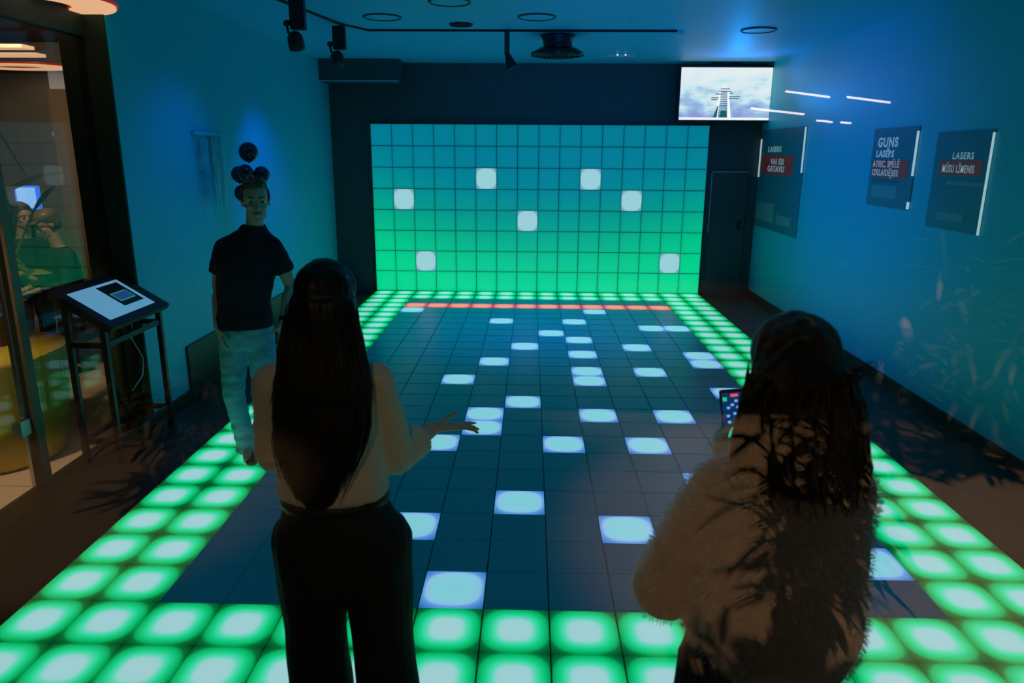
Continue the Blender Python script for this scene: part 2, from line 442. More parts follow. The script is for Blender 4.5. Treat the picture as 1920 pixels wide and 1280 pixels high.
for i, q in enumerate(uv): at.data[i].vector = q
mm_ = M['wall_panel'].copy(); nt = mm_.node_tree; tcn = next(n for n in nt.nodes if n.type == 'TEX_COORD')
an = nt.nodes.new('ShaderNodeAttribute'); an.attribute_name = 'tile_xy'
for l in list(nt.links):
    if l.from_node == tcn:
        s_ = l.to_socket; nt.links.remove(l); nt.links.new(an.outputs['Vector'], s_)
me.materials.append(mm_)
o = bpy.data.objects.new('light_panel_row', me); col.objects.link(o); o.parent = lw; o['kind'] = 'stuff'; o['label'] = 'teal panels of the top rows'

# ------------------------------------------------------------------ television hung from the ceiling
tv = thing('television', 'wall television showing a tower against a cloudy sky, above the light wall', 'television', (4.93, 8.2, 2.80))
link('housing', box((-.645, 0, -.365), (.645, .06, .375)), 'black', tv, bevel=.006)
bm = bmesh.new(); bx(bm, (-.05, .03, .37), (.05, .06, .41)); bx(bm, (-.2, .02, .405), (.2, .1, .42)); link('ceiling_bracket', bm, 'black_metal', tv)
def screen_mat():
    m = bpy.data.materials.new('screen_sky'); m.use_nodes = True
    nt = m.node_tree; b = nt.nodes['Principled BSDF']; b.inputs['Base Color'].default_value = (.01, .01, .01, 1); b.inputs['Roughness'].default_value = .2
    tc = nt.nodes.new('ShaderNodeTexCoord'); mp = nt.nodes.new('ShaderNodeMapping'); mp.inputs['Scale'].default_value = (1.3, 1, 3.4)
    n = nt.nodes.new('ShaderNodeTexNoise'); n.inputs['Scale'].default_value = 2.4; n.inputs['Detail'].default_value = 5
    nt.links.new(tc.outputs['Object'], mp.inputs[0]); nt.links.new(mp.outputs[0], n.inputs['Vector'])
    sp = nt.nodes.new('ShaderNodeSeparateXYZ'); nt.links.new(tc.outputs['Object'], sp.inputs[0])
    ma = nt.nodes.new('ShaderNodeMath'); ma.operation = 'MULTIPLY_ADD'; ma.inputs[1].default_value = .75; nt.links.new(sp.outputs[2], ma.inputs[0]); nt.links.new(n.outputs[0], ma.inputs[2])
    cr = nt.nodes.new('ShaderNodeValToRGB'); el = cr.color_ramp.elements
    el[0].position, el[0].color = .22, (.33, .36, .80, 1); el[1].position, el[1].color = .74, (.95, .97, 1, 1)
    e = el.new(.40); e.color = (.42, .66, .90, 1); e = el.new(.52); e.color = (.75, .92, 1, 1)
    nt.links.new(ma.outputs[0], cr.inputs[0]); nt.links.new(cr.outputs[0], b.inputs['Emission Color']); b.inputs['Emission Strength'].default_value = 1.0
    return m
M['screen_sky'] = screen_mat()
M['scr_white'] = mat('scr_white', (.1, .1, .1), .4, emis=(1, 1, 1), estr=1.1)
M['scr_navy'] = mat('scr_navy', (.01, .01, .01), .4, emis=(.02, .03, .14), estr=1)
M['scr_teal'] = mat('scr_teal', (.01, .01, .01), .4, emis=(.01, .12, .12), estr=1)
sc = link('screen', box((-.615, -.004, -.335), (.615, 0, .345)), 'screen_sky', tv)
link('lower_bar', box((-.612, -.006, -.334), (.612, -.004, -.302)), 'scr_white', sc)
# the tower on the screen: two pale rails, dark lattice rungs, cross arms near the top
def quad(bm, pts, y=-.006):
    bm.faces.new([bm.verts.new((x, y, z)) for x, z in pts])
bm = bmesh.new()
for s in (-1, 1):
    quad(bm, [(-.02+s*.115, -.302), (-.02+s*.065, -.302), (-.02+s*.045, .04), (-.02+s*.062, .04)])
for z, w_ in ((.02, .09), (.05, .075), (.075, .05), (.1, .035), (.125, .02)):
    quad(bm, [(-.02-w_, z), (-.02+w_, z), (-.02+w_, z+.012), (-.02-w_, z+.012)])
link('tower_rails', bm, 'scr_white', sc)
bm = bmesh.new()
for i in range(14):
    z = -.29 + i*.024; h = .062 - i*.0017
    quad(bm, [(-.02-h, z), (-.02+h, z), (-.02+h, z+.009), (-.02-h, z+.009)], -.0065)
for z, x0, x1 in ((-.05, -.19, -.09), (-.075, -.19, -.10), (-.035, .05, .20), (-.06, .05, .18), (.0, -.13, -.06), (.035, -.10, .08), (.012, .05, .1), (.065, -.07, .05)):
    quad(bm, [(x0, z), (x1, z), (x1, z+.011), (x0, z+.011)], -.0065)
link('tower_arms', bm, 'scr_navy', sc)
bm = bmesh.new(); quad(bm, [(-.15, -.302), (-.10, -.302), (-.085, -.15), (-.10, -.15)], -.0068); quad(bm, [(-.06, -.302), (.04, -.302), (.03, -.21), (-.05, -.21)], -.0068)
link('tower_base', bm, 'scr_teal', sc)

# ------------------------------------------------------------------ ceiling fittings
def spot_fixture(x, y, tilt, label):
    t = thing('track_spotlight', label, 'spotlight', (x, y, HC), 0, 'track spotlights under the ceiling')
    bm = bmesh.new(); bx(bm, (-.05, -.035, -.24), (.07, .045, -.025 if y > 5 else 0)); link('driver_box', bm, 'black', t, bevel=.006)
    bm = bmesh.new(); tube(bm, [(-.055, 0, -.17), (-.085, 0, -.19), (-.075, 0, -.26), (-.04, 0, -.28)], .012, n=8); ell(bm, (-.085, 0, -.19), .028, None, 2); link('bracket', bm, 'black_metal', t, True)
    bm = bmesh.new(); mt = Matrix.Rotation(tilt, 3, 'X')
    q = [V((0, 0, 0)) + mt @ V((0, 0, z)) for z in (.05, .02, -.05, -.08)]
    c = V((-.02, 0, -.31))
    tube(bm, [c+p for p in q], [.04, .062, .068, .066], n=18)
    h = link('lamp_head', bm, 'black', t, True)
    bm = bmesh.new(); tube(bm, [c + mt @ V((0, 0, -.081)), c + mt @ V((0, 0, -.084))], .055, n=18); link('lens', bm, 'black_gloss', h)
    return t
spot_fixture(.35, 4.10, .5, 'black track spotlight cut by the top edge, nearest of the spotlights')
spot_fixture(.39, 5.28, .5, 'black track spotlight with round head and boxy driver, beneath the rail bend')
t = thing('track_spotlight', 'slim black spotlight with pointed flared head, beside the round speaker', 'spotlight', (2.03, 5.6, HC), 0, 'track spotlights under the ceiling')
link('stem', box((-.022, -.022, -.25), (.03, .022, -.025)), 'black', t, bevel=.004)
bm = bmesh.new(); tube(bm, [(0, 0, -.22), (.02, 0, -.27), (.055, 0, -.36), (.06, 0, -.37)], [.02, .035, .06, .062], n=16); link('lamp_head', bm, 'black', t, True)
rl = bmesh.new(); tube(rl, [(.1, 3.5, HC-.012), (.42, 5.25, HC-.012), (.62, 5.62, HC-.012), (3.75, 5.62, HC-.012)], .011, n=6)
tag(link('light_track', rl, 'black', smooth=True), 'thin dark lighting rail bending across the ceiling', 'rail')
t = thing('ceiling_speaker', 'big round black ceiling speaker with a flared dish', 'speaker', (2.56, 5.98, HC))
bm = bmesh.new(); tube(bm, [(0, 0, 0), (0, 0, -.04), (0, 0, -.10), (0, 0, -.15)], [.19, .16, .15, .19], n=36); link('neck', bm, 'black', t, True)
bm = bmesh.new(); tube(bm, [(0, 0, -.13), (0, 0, -.18), (0, 0, -.205)], [.20, .285, .28], n=36); dsh = link('dish', bm, 'black_gloss', t, True)
bm = bmesh.new()
for r_ in (.08, .14, .2):
    k = bmesh.ops.create_circle(bm, segments=36, radius=r_); 
bm.free(); bm = bmesh.new()
for r_ in (.07, .13, .19, .24):
    rr = [(r_*math.cos(a*PI/18), r_*math.sin(a*PI/18), -.207) for a in range(37)]; tube(bm, rr, .006, n=6)
link('grille_ring', bm, 'black_metal', dsh, True)
def hatch(x, y, lb):
    bm = bmesh.new(); tube(bm, [(0, 0, 0), (0, 0, -.006)], .155, n=40)
    o = link('ceiling_hatch', bm, 'ceiling_paint', loc=(x, y, HC)); tag(o, lb, 'hatch', 'round covers in the ceiling')
    bm = bmesh.new(); rr = [(.17*math.cos(a*PI/30), .17*math.sin(a*PI/30), -.004) for a in range(61)]; tube(bm, rr, .009, n=6); link('rim', bm, 'black', o, True)
hatch(1.60, 4.22, 'round flush ceiling cover above the man side, nearest the top edge')
hatch(.90, 4.92, 'round flush ceiling cover right of the boxy spotlight')
hatch(2.33, 4.90, 'round flush ceiling cover in front of the big speaker')
hatch(4.56, 5.6, 'round flush ceiling cover nearest the right wall')
bm = bmesh.new(); tube(bm, [(0, 0, 0), (0, 0, -.015)], [.12, .11], n=32)
tag(link('ceiling_downlight', bm, 'black_gloss', loc=(1.595, 5.30, HC)), 'round black recessed downlight, unlit, in the ceiling', 'downlight')
t = thing('smoke_detector', 'small pale smoke detector on the ceiling near the television', 'smoke detector', (3.79, 5.75, HC))
bm = bmesh.new(); tube(bm, [(0, 0, 0), (0, 0, -.02)], .055, n=20); link('base', bm, 'white_plastic', t, True)
bm = bmesh.new(); tube(bm, [(0, 0, -.018), (0, 0, -.04), (0, 0, -.05)], [.05, .042, .02], n=20); link('sensor_head', bm, 'white_plastic', t, True)
for x, y, lb in ((3.22, 5.05, 'tiny sprinkler head above the thin rail'), (.41, 7.5, 'tiny sprinkler head in front of the duct box'), (3.2, 7.3, 'tiny sprinkler head beside the emergency lamp')):
    t = thing('sprinkler_head', lb, 'sprinkler', (x, y, HC), 0, 'sprinkler heads')
    bm = bmesh.new(); tube(bm, [(0, 0, 0), (0, 0, -.03)], .01, n=8); tube(bm, [(0, 0, -.045), (0, 0, -.05)], .022, n=12); tube(bm, [(.012, 0, -.02), (.012, 0, -.047)], .003, n=5); tube(bm, [(-.012, 0, -.02), (-.012, 0, -.047)], .003, n=5)
    link('deflector', bm, 'white_plastic', t)
t = thing('emergency_light', 'slim pale emergency lamp on the ceiling before the light wall', 'emergency light', (3.4, 7.38, HC))
link('body', box((-.17, -.02, -.045), (.17, .02, 0)), 'white_plastic', t, bevel=.006)
for x in (-.05, .05): link('lamp_diode', box((x-.01, -.024, -.03), (x+.01, -.018, -.018)), 'scr_white', t)

# ------------------------------------------------------------------ touchscreen podium
kt = thing('touchscreen_podium', 'black metal podium with a tilted lit touchscreen beside the doorway', 'kiosk', (-.55, 2.5, FZ))
KX0, KX1, KY0, KY1 = -.115, .115, -.34, .36
def kz(x): return 1.03 - (x+.02)*.62     # underside of the sloping top
legs = {}
for (x, y) in ((KX0, KY0), (KX1, KY0), (KX1, KY1), (KX0, KY1)):
    link('leg', box((x-.018, y-.018, 0), (x+.018, y+.018, kz(x)-.0)), 'black_metal', kt, bevel=.002)
for z in (.16, .82):
    for a, b_ in (((KX0, KY0), (KX1, KY0)), ((KX0, KY1), (KX1, KY1)), ((KX0, KY0), (KX0, KY1)), ((KX1, KY0), (KX1, KY1))):
        lo = (min(a[0], b_[0])-.012, min(a[1], b_[1])-.012, z-.018); hi = (max(a[0], b_[0])+.012, max(a[1], b_[1])+.012, z+.018)
        link('crossbar', box(lo, hi), 'black_metal', kt)
tl = math.atan(.62)
tm = Matrix.Translation((0, .01, 1.045)) @ Matrix.Rotation(tl, 4, 'Y')
top = link('screen_housing', box((-.225, -.385, -.03), (.215, .385, .018), tm), 'black', kt, bevel=.005)
M['kiosk_screen'] = mat('kiosk_screen', (.02, .02, .02), .1, emis=(.14, .38, .62), estr=.85)
M['kiosk_green'] = mat('kiosk_green', (.01, .01, .01), .3, emis=(.02, .35, .15), estr=.8)
M['kiosk_blue'] = mat('kiosk_blue', (.01, .01, .01), .3, emis=(.02, .06, .28), estr=.8)
scn = link('touchscreen', box((-.155, -.30, .018), (.155, .27, .020), tm), 'kiosk_screen', top)
link('menu_window', box((-.13, -.02, .020), (.09, .23, .021), tm), 'black', scn)
link('menu_edge', box((-.045, .01, .021), (.045, .20, .0215), tm), 'kiosk_green', scn)
link('menu_field', box((-.035, .02, .0215), (.035, .19, .022), tm), 'kiosk_blue', scn)
bm = bmesh.new()
tube(bm, [(KX1-.03, .0, .93), (KX1-.02, .03, .86), (KX1-.03, .02, .78), (KX1-.05, .10, .70), (KX1-.03, .14, .60), (KX1-.04, .12, .48), (KX1-.06, .0, .40)], .004, n=6)
link('cable', bm, 'white_plastic', kt, True)
tag(link('power_box', box((-.06, .1, 0), (.05, .28, .12)), 'black', kt), None)

# ------------------------------------------------------------------ posters on the right wall
M['poster_bg'] = mat('poster_bg', (.012, .22, .30), .4, noise_amt=.1, nscale=4)
M['poster_red'] = mat('poster_red', (.50, .05, .05), .45, emis=(.5, .06, .06), estr=.05)  # red print given a slight glow of its own
M['poster_text'] = mat('poster_text', (.75, .85, .85), .45, emis=(.6, .8, .85), estr=.16)  # lettering given a faint glow of its own
M['poster_sub'] = mat('poster_sub', (.16, .35, .38), .45)
M['strip_light'] = mat('strip_light', (.5, .6, .6), .3, emis=(.7, .95, 1.0), estr=.5)
def wm_(y, z):      # text on the right wall: text +x runs towards the viewer (-y), text +y is up
    return Matrix(((0, 0, -1, WR-.0125), (-1, 0, 0, y), (0, 1, 0, z), (0, 0, 0, 1)))
def poster(name, label, yfar, ynear, zlo, zhi, rows, redz, sub, picture, strip):
    t = thing(name, label, 'poster', (WR-.004, (yfar+ynear)/2, zlo), 0, 'posters on the right wall')
    inv = Matrix.Translation((-(WR-.004), -(yfar+ynear)/2, -zlo))
    link('sheet', box((-.004, -(yfar-ynear)/2, 0), (.002, (yfar-ynear)/2, zhi-zlo)), 'poster_bg', t)
    def b(y0, y1, z0, z1, m, nm, th=.006):
        link(nm, box((-th, y0-(yfar+ynear)/2, z0-zlo), (-.003, y1-(yfar+ynear)/2, z1-zlo)), m, t)
    if redz: b(*redz, 'poster_red', 'red_band')
    for i, (s, y, z, size, sx, bold) in enumerate(rows):
        text_mesh('lettering', s, size, 'poster_text', t, inv @ wm_(y, z), .001, 'LEFT', sx, bold)
    if sub: text_mesh('small_print', sub[0], sub[3], 'poster_sub', t, inv @ wm_(sub[1], sub[2]), .001, 'LEFT', sub[4], 0)
    for y0, y1, z0, z1, m in picture: b(y0, y1, z0, z1, m, 'picture_panel')
    for y0, y1, z0, z1 in strip: b(y0, y1, z0, z1, 'strip_light', 'edge_light', .014)
    return t
PZ = 0
poster('poster', 'dark poster with white GUNS N LASERS lettering over a red band', 4.94, 4.12, 1.55, 2.25,
       [('GUNS', 4.83, 2.085, .115, 1.12, .0042), ('N', 4.64, 2.045, .05, 1.1, .001), ('LASERS', 4.84, 1.995, .082, 1.15, .003),
        ('ATIEC, SPĒLĒ', 4.88, 1.905, .078, .95, .0015), ('IZKLAIDĒJIES', 4.88, 1.828, .078, .95, .0015)],
       (4.22, 4.89, 1.81, 1.97), ('SLUDGAINS GARANTS', 4.86, 1.765, .045, .95),
       [(4.37, 4.85, 1.63, 1.74, 'poster_sub')], [(4.115, 4.135, 1.84, 2.21), (4.115, 4.145, 1.56, 1.62)])
poster('poster', 'dark poster asking VAI ESI GATAVS, in the far corner by the back door', 8.43, 6.72, 1.02, 2.34,
       [('LASERS', 8.08, 2.045, .10, 1.5, .002), ('VAI ESI', 7.92, 1.885, .105, 1.4, .0025), ('GATAVS?', 8.03, 1.79, .105, 1.4, .0025)],
       (7.05, 8.36, 1.755, 2.0), ('VIETA TEV UN DRAUGIEM', 8.3, 1.68, .06, 1.5),
       [(7.62, 8.40, 1.12, 1.37, 'poster_sub'), (6.95, 7.5, 1.12, 1.24, 'poster_sub')], [(8.39, 8.425, 1.7, 2.22), (6.72, 6.75, 1.8, 2.33)])
poster('poster', 'nearest dark poster with a red band and long thin lit edge', 3.82, 3.08, 1.45, 2.19,
       [('LASERS', 3.56, 1.985, .07, 1.1, .0015), ('MŪSU LĪMENIS', 3.68, 1.885, .08, .70, .0015)],
       (3.16, 3.73, 1.865, 1.975), None,
       [(3.12, 3.6, 1.79, 1.82, 'poster_sub'), (3.3, 3.66, 1.52, 1.58, 'poster_sub')], [(3.075, 3.09, 1.45, 2.17)])

# ------------------------------------------------------------------ corridor side: things that show only as reflections in the glass front
structure('wall_front', box((-7, -6.75, FZ), (9.0, -6.5, .12)), 'black')
structure('wall_front', box((-7, -6.78, .12), (9.0, -6.52, 1.0)), 'brown_wall')
M['tube'] = mat('tube', (.8, .8, .8), .4, emis=(1, .82, .7), estr=14)
for x, y, z, lx, ang, lb in ((6.15, -11.7, 2.83, .62, .12, 'a'), (7.0, -11.7, 2.76, .6, .12, 'b'), (5.75, -11.7, 2.6, .75, .1, 'c'), (6.42, -11.7, 2.47, .22, .1, 'd'), (6.72, -11.7, 2.45, .14, .1, 'e')):
    o = link('tube_light', box((-lx/2, -.02, -.012), (lx/2, .02, .012)), 'tube', loc=(x, y, z))
    o.rotation_euler = (0, ang, 0)
    tag(o, {'a': 'long white tube lamp mirrored right of the television, upper left one of the pair', 'b': 'long white tube lamp mirrored furthest from the television', 'c': 'long white tube lamp mirrored across the lower right corner of the television', 'd': 'short white tube lamp mirrored above the far poster', 'e': 'shortest white tube lamp mirrored between the far and middle posters'}[lb], 'lamp', 'corridor tube lamps')

def leaf(bm, base, d, L, w, droop=.3, up=(0, 0, 1), n=6, roll=0):
    d = V(d).normalized(); s = d.cross(V(up))
    if s.length < 1e-3: s = V((1, 0, 0))
    s.normalize(); s = Matrix.Rotation(roll, 3, d) @ s
    L0 = []; R0 = []; C0 = []
    for i in range(n+1):
        t = i/n; ww_ = w*math.sin(PI*min(1, t*.92+.06))**.8 if i < n else 0.0005
        p = V(base) + d*L*t + V((0, 0, -1))*droop*L*t*t
        L0.append(bm.verts.new(p+s*ww_)); R0.append(bm.verts.new(p-s*ww_)); C0.append(bm.verts.new(p+V((0, 0, -.12*ww_))))
    for i in range(n):
        bm.faces.new((L0[i], C0[i], C0[i+1], L0[i+1])); bm.faces.new((C0[i], R0[i], R0[i+1], C0[i+1]))
def bamboo(name, label, x, y, h, nst, pot, seed, spread=.16):
    rnd = random.Random(seed)
    t = thing(name, label, 'plant', (x, y, FZ), 0, 'potted bamboos in the corridor')
    bm = bmesh.new(); tube(bm, [(0, 0, 0), (0, 0, .02), (0, 0, .20), (0, 0, .22), (0, 0, .21)], [.09, .10, .125, .13, .11], n=28); link('pot', bm, pot, t, True)
    lf = bmesh.new()
    for i in range(nst):
        a = rnd.uniform(0, 2*PI); r_ = rnd.uniform(.02, .09)
        b0 = V((r_*math.cos(a), r_*math.sin(a), .19)); tp = V((math.cos(a)*spread*rnd.uniform(.4, 2.0), math.sin(a)*spread*rnd.uniform(.4, 2.0), h*rnd.uniform(.75, 1.0)))
        pts = [b0.lerp(tp, k/6) + V((rnd.uniform(-.012, .012), rnd.uniform(-.012, .012), 0)) for k in range(7)]
        bm = bmesh.new(); tube(bm, pts, [.011-.0011*k for k in range(7)], n=7); link('cane', bm, 'stem', t, True)
        for k in range(34):
            q = rnd.uniform(.12, 1.0); j = min(5, int(q*6)); p = pts[j].lerp(pts[j+1], q*6-j)
            an = rnd.uniform(0, 2*PI); dd = V((math.cos(an), math.sin(an), rnd.uniform(-.2, .8)))
            tw = p + dd*rnd.uniform(.02, .12)
            leaf(lf, tw, dd, rnd.uniform(.15, .27), rnd.uniform(.012, .020), rnd.uniform(.2, .8))
    link('foliage', lf, 'leaf', t, True)
    return t
bamboo('bamboo_plant', 'tall bamboo mirrored over the pale sweater woman at right', 3.42, -3.50, 1.66, 15, 'black', 3, .17)
bamboo('bamboo_plant', 'low bamboo mirrored beside the left edge of the light floor', .15, -5.1, .8, 7, 'black', 5, .25)
bamboo('bamboo_plant', 'bamboo mirrored in the dark corner by the far poster', 5.2, -5.5, 1.7, 8, 'black', 9, .3)

# ------------------------------------------------------------------ entrance side beyond the glass at left
structure('wall_back', box((-7, 6.6, FZ), (-.9, 6.75, HC)), 'grey_wall')
o = structure('window_3', box((-3.35, 6.53, 2.22), (-2.98, 6.6, 2.95)), 'blind')
bm = bmesh.new(); bx(bm, (-3.38, 6.50, 2.17), (-2.95, 6.6, 2.22)); bx(bm, (-2.98, 6.5, 2.2), (-2.95, 6.6, 2.97)); link('window_frame', bm, 'white_plastic', o)
structure('wall_partition', box((-2.72, 5.5, FZ), (-2.0, 5.62, 2.62)), 'brown_wall')
structure('pillar_1', box((-1.52, 4.3, FZ), (-1.30, 4.5, 2.0)), 'brown_wall')
# big yellow planter with a banana-like plant
pl = thing('yellow_planter', 'large yellow round planter with a broad leaved plant behind the glass door', 'planter', (-1.33, 2.26, FZ))
bm = bmesh.new(); tube(bm, [(0, 0, 0), (0, 0, .03), (0, 0, .35), (0, 0, .72), (0, 0, .76), (0, 0, .75), (0, 0, .70)], [.36, .40, .45, .48, .49, .45, .44], n=48); link('pot', bm, 'yellow', pl, True)
bm = bmesh.new(); tube(bm, [(0, 0, .66), (0, 0, .71)], .445, n=32); link('soil', bm, 'soil', pl)
for i, (dx, dy, hh) in enumerate(((-.10, .05, 1.1), (.05, .1, .9), (-.2, -.05, 1.3), (.0, -.12, .7))):
    bm = bmesh.new(); tube(bm, [(dx, dy, .7), (dx*1.2, dy, .7+hh*.5), (dx*1.5-.03, dy, .7+hh)], [.05, .04, .025], n=9); link('trunk', bm, 'bark', pl, True)
def big_leaf(base, d, L, w, droop, roll, lb=None):
    bm = bmesh.new(); leaf(bm, base, d, L, w, droop, n=12, roll=roll); tube(bm, [V(base)-V(d).normalized()*.3-V((0, 0, .1)), V(base)], .008, n=6)
    return link('leaf', bm, 'leaf_big', pl, True)
big_leaf((-.10, .55, 1.73), (.36, .25, .30), .48, .07, .25, .25)
big_leaf((.07, .62, 1.62), (.14, .1, .25), .27, .085, .2, .15)
big_leaf((-.22, .60, 2.45), (.16, .15, -.5), .62, .13, .1, .2)
big_leaf((-.38, .60, 2.35), (.12, .15, -.5), .75, .15, .1, .1)
big_leaf((-.15, .50, 1.15), (.30, .1, .12), .34, .06, .3, .3)
big_leaf((-.30, .45, 1.45), (.2, .1, -.1), .36, .08, .4, .3)
# mirrored square and bar of the light wall, built as glowing objects beyond
M['glow_pale_blue'] = mat('glow_pale_blue', (.1, .2, .4), .4, emis=(.30, .52, 1.0), estr=1.0)
M['glow_blue'] = mat('glow_blue', (.05, .1, .4), .4, emis=(.03, .17, .9), estr=1.0)
t = thing('mirrored_square', 'square pale blue reflection behind the glass door, built as a glowing panel', 'mirrored light', (-2.70, 4.9, 1.55))
link('stand', box((-.015, .01, -1.58), (.015, .04, -.1)), 'black_metal', t)  # added to carry the stand-in for the mirrored square
link('housing', box((-.115, 0, -.115), (.115, .05, .115)), 'glow_blue', t, bevel=.004); link('mirrored_face', box((-.095, -.004, -.098), (.095, 0, .098)), 'glow_pale_blue', t)  # housing is only the glowing rim of the mirrored square
o = link('mirrored_bar', box((-.02, -.02, -.10), (.02, .02, .10)), 'glow_blue', loc=(-2.26, 5.48, 1.81), bevel=.01); tag(o, 'slim upright deep blue reflection behind the glass, built as a glowing bar', 'lamp')
# lit sign letters lying under the soffit of the entrance
M['letter_face'] = mat('letter_face', (.6, .4, .3), .4, emis=(1.0, .48, .26), estr=.95)
M['letter_rim'] = mat('letter_rim', (.3, .02, .01), .4, emis=(.5, .02, .01), estr=.5)
def ring_letter(cx, cy, rx, ry, ix, iy, ox, lb):
    t = thing('sign_letter', lb, 'sign letter', (cx, cy, 2.9), 0, 'lit letters of the entrance sign')
    for nm, z0, grow, m in (('rim', 0.0, .012, 'letter_rim'), ('face', -.012, 0, 'letter_face')):
        bm = bmesh.new(); N = 48; A = []; B = []; A2 = []; B2 = []
        for k in range(N):
            c_, s_ = math.cos(2*PI*k/N), math.sin(2*PI*k/N)
            A.append(bm.verts.new(((rx+grow)*c_, (ry+grow)*s_, z0))); B.append(bm.verts.new((ox+(ix-grow)*c_, (iy-grow)*s_, z0)))
            A2.append(bm.verts.new(((rx+grow)*c_, (ry+grow)*s_, z0+.02))); B2.append(bm.verts.new((ox+(ix-grow)*c_, (iy-grow)*s_, z0+.02)))
        for k in range(N):
            j = (k+1) % N
            bm.faces.new((A[k], A[j], B[j], B[k])); bm.faces.new((A2[k], B2[k], B2[j], A2[j])); bm.faces.new((A[k], A2[k], A2[j], A[j])); bm.faces.new((B[k], B[j], B2[j], B2[k]))
        bmesh.ops.recalc_face_normals(bm, faces=bm.faces[:]); link(nm, bm, m, t)
ring_letter(-.80, 2.55, .44, .42, .20, .22, -.02, 'round orange lit letter at the top edge, largest of the sign letters')
ring_letter(-3.35, 6.1, .50, .32, .28, .14, -.05, 'flat round orange lit letter beneath the barred letter')
t = thing('sign_letter', 'orange lit letter of parallel bars below the round letter', 'sign letter', (-2.35, 4.4, 2.9), 0, 'lit letters of the entrance sign')
bm = bmesh.new(); bx(bm, (-.6, .52, -.03), (-.05, .66, 0)); bx(bm, (-.6, -.05, -.03), (.2, .12, 0)); bx(bm, (-.6, -.5, -.03), (.1, -.36, 0)) ; bx(bm, (-.7, -.5, -.03), (-.55, .66, 0)); link('face', bm, 'letter_face', t)

# ------------------------------------------------------------------ balloons and foil fringe by the left wall
BX, BY = -.30, 4.52
st = thing('balloon_stand', 'thin dark pole holding the black balloons behind the man', 'stand', (BX, BY, FZ))
bm = bmesh.new(); tube(bm, [(0, 0, .02), (0, 0, 1.9)], .008, n=8); link('pole', bm, 'black_metal', st, True)
bm = bmesh.new(); tube(bm, [(0, 0, 0), (0, 0, .02)], .14, n=24); link('base', bm, 'black_metal', st, True)
def balloon(dx, dy, z, rr, lb):
    bm = bmesh.new(); ell(bm, (0, 0, 0), (rr*.94, rr*.94, rr), None, 3)
    for v in bm.verts:
        if v.co.z < 0: v.co.x *= 1-.12*(v.co.z/rr)**2; v.co.y *= 1-.12*(v.co.z/rr)**2
    o = link('balloon', bm, 'balloon', None, True, loc=(BX+dx, BY+dy, z))
    bm = bmesh.new(); tube(bm, [(0, 0, -rr*.97), (0, 0, -rr*1.06)], [.005, .012], n=8); link('knot', bm, 'balloon', o, True)
    tag(o, lb, 'balloon', 'black balloons above the man')
balloon(0, 0, 2.0, .092, 'glossy black balloon topping the column above the man')
balloon(-.098, -.01, 1.80, .078, 'black balloon left of the middle one under the top balloon')
balloon(.005, -.125, 1.82, .076, 'black balloon in the middle under the top balloon')
balloon(.110, -.01, 1.80, .078, 'black balloon right of the middle one under the top balloon')
balloon(-.085, .0, 1.63, .080, 'black balloon in the lower row, left of the man\'s hair')
balloon(.085, .0, 1.63, .080, 'black balloon in the lower row, behind the man\'s head')

fc = thing('foil_curtain', 'faint shiny foil fringe hanging on the left wall', 'curtain', (WL+.02, 4.3, 2.16))
link('header', box((-.012, -.30, -.02), (.008, .32, .01)), 'wall_paint', fc)
bm = bmesh.new(); rnd = random.Random(4)
for i in range(70):
    y = rnd.uniform(-.29, .31); y = y if rnd.random() < .35 else rnd.choice((-.22, .05, .12, .24)) + rnd.uniform(-.03, .03); L = rnd.uniform(.2, .75); x = rnd.uniform(0, .012); ps = []
    for k in range(7): ps.append((x + .004*math.sin(k*1.7+i), y + .006*math.sin(k*1.1+i*2), -.015 - L*k/6))
    for k in range(6):
        a, b_ = V(ps[k]), V(ps[k+1]); wv = V((0.0, .0022, 0))
        bm.faces.new([bm.verts.new(a-wv), bm.verts.new(a+wv), bm.verts.new(b_+wv), bm.verts.new(b_-wv)])
o = link('fringe', bm, 'foil', fc); o['kind'] = 'stuff'

# ------------------------------------------------------------------ people
M['skin'] = mat('skin', (.68, .52, .42), .5, noise_amt=.06, nscale=30)
M['skin2'] = mat('skin2', (.60, .38, .27), .5)
M['hair_dark'] = mat('hair_dark', (.006, .005, .005), .42, spec=.35)
M['hair_brown'] = mat('hair_brown', (.045, .024, .012), .5, noise_amt=.4, nscale=40)
M['hair_man'] = mat('hair_man', (.13, .075, .035), .6, noise_amt=.4, nscale=60)
M['navy'] = mat('navy', (.012, .014, .032), .85, noise_amt=.2, nscale=14)
M['jeans'] = mat('jeans', (.20, .62, .88), .8, noise_amt=.30, nscale=9)
M['sweater_cream'] = mat('sweater_cream', (.80, .72, .62), .9, noise_amt=.08, nscale=60, bump=.3, sheen=.3)
M['sweater_fuzz'] = mat('sweater_fuzz', (.34, .29, .29), .95, noise_amt=.12, nscale=50, bump=.5, sheen=.6)
def fibre_mat(name, c):
    m = bpy.data.materials.new(name); m.use_nodes = True; nt = m.node_tree; nt.nodes.clear()
    o = nt.nodes.new('ShaderNodeOutputMaterial'); mx = nt.nodes.new('ShaderNodeMixShader'); mx.inputs[0].default_value = .6
    a = nt.nodes.new('ShaderNodeBsdfDiffuse'); b = nt.nodes.new('ShaderNodeBsdfTranslucent'); a.inputs[0].default_value = b.inputs[0].default_value = (*c, 1)
    nt.links.new(a.outputs[0], mx.inputs[1]); nt.links.new(b.outputs[0], mx.inputs[2]); nt.links.new(mx.outputs[0], o.inputs[0]); return m
M['fuzz'] = fibre_mat('fuzz', (.85, .82, .82))
M['trousers'] = mat('trousers', (.010, .010, .013), .8, noise_amt=.3, nscale=10)
M['trousers_grey'] = mat('trousers_grey', (.035, .034, .034), .85, noise_amt=.3, nscale=12)
M['shoe'] = mat('shoe', (.02, .02, .022), .5)
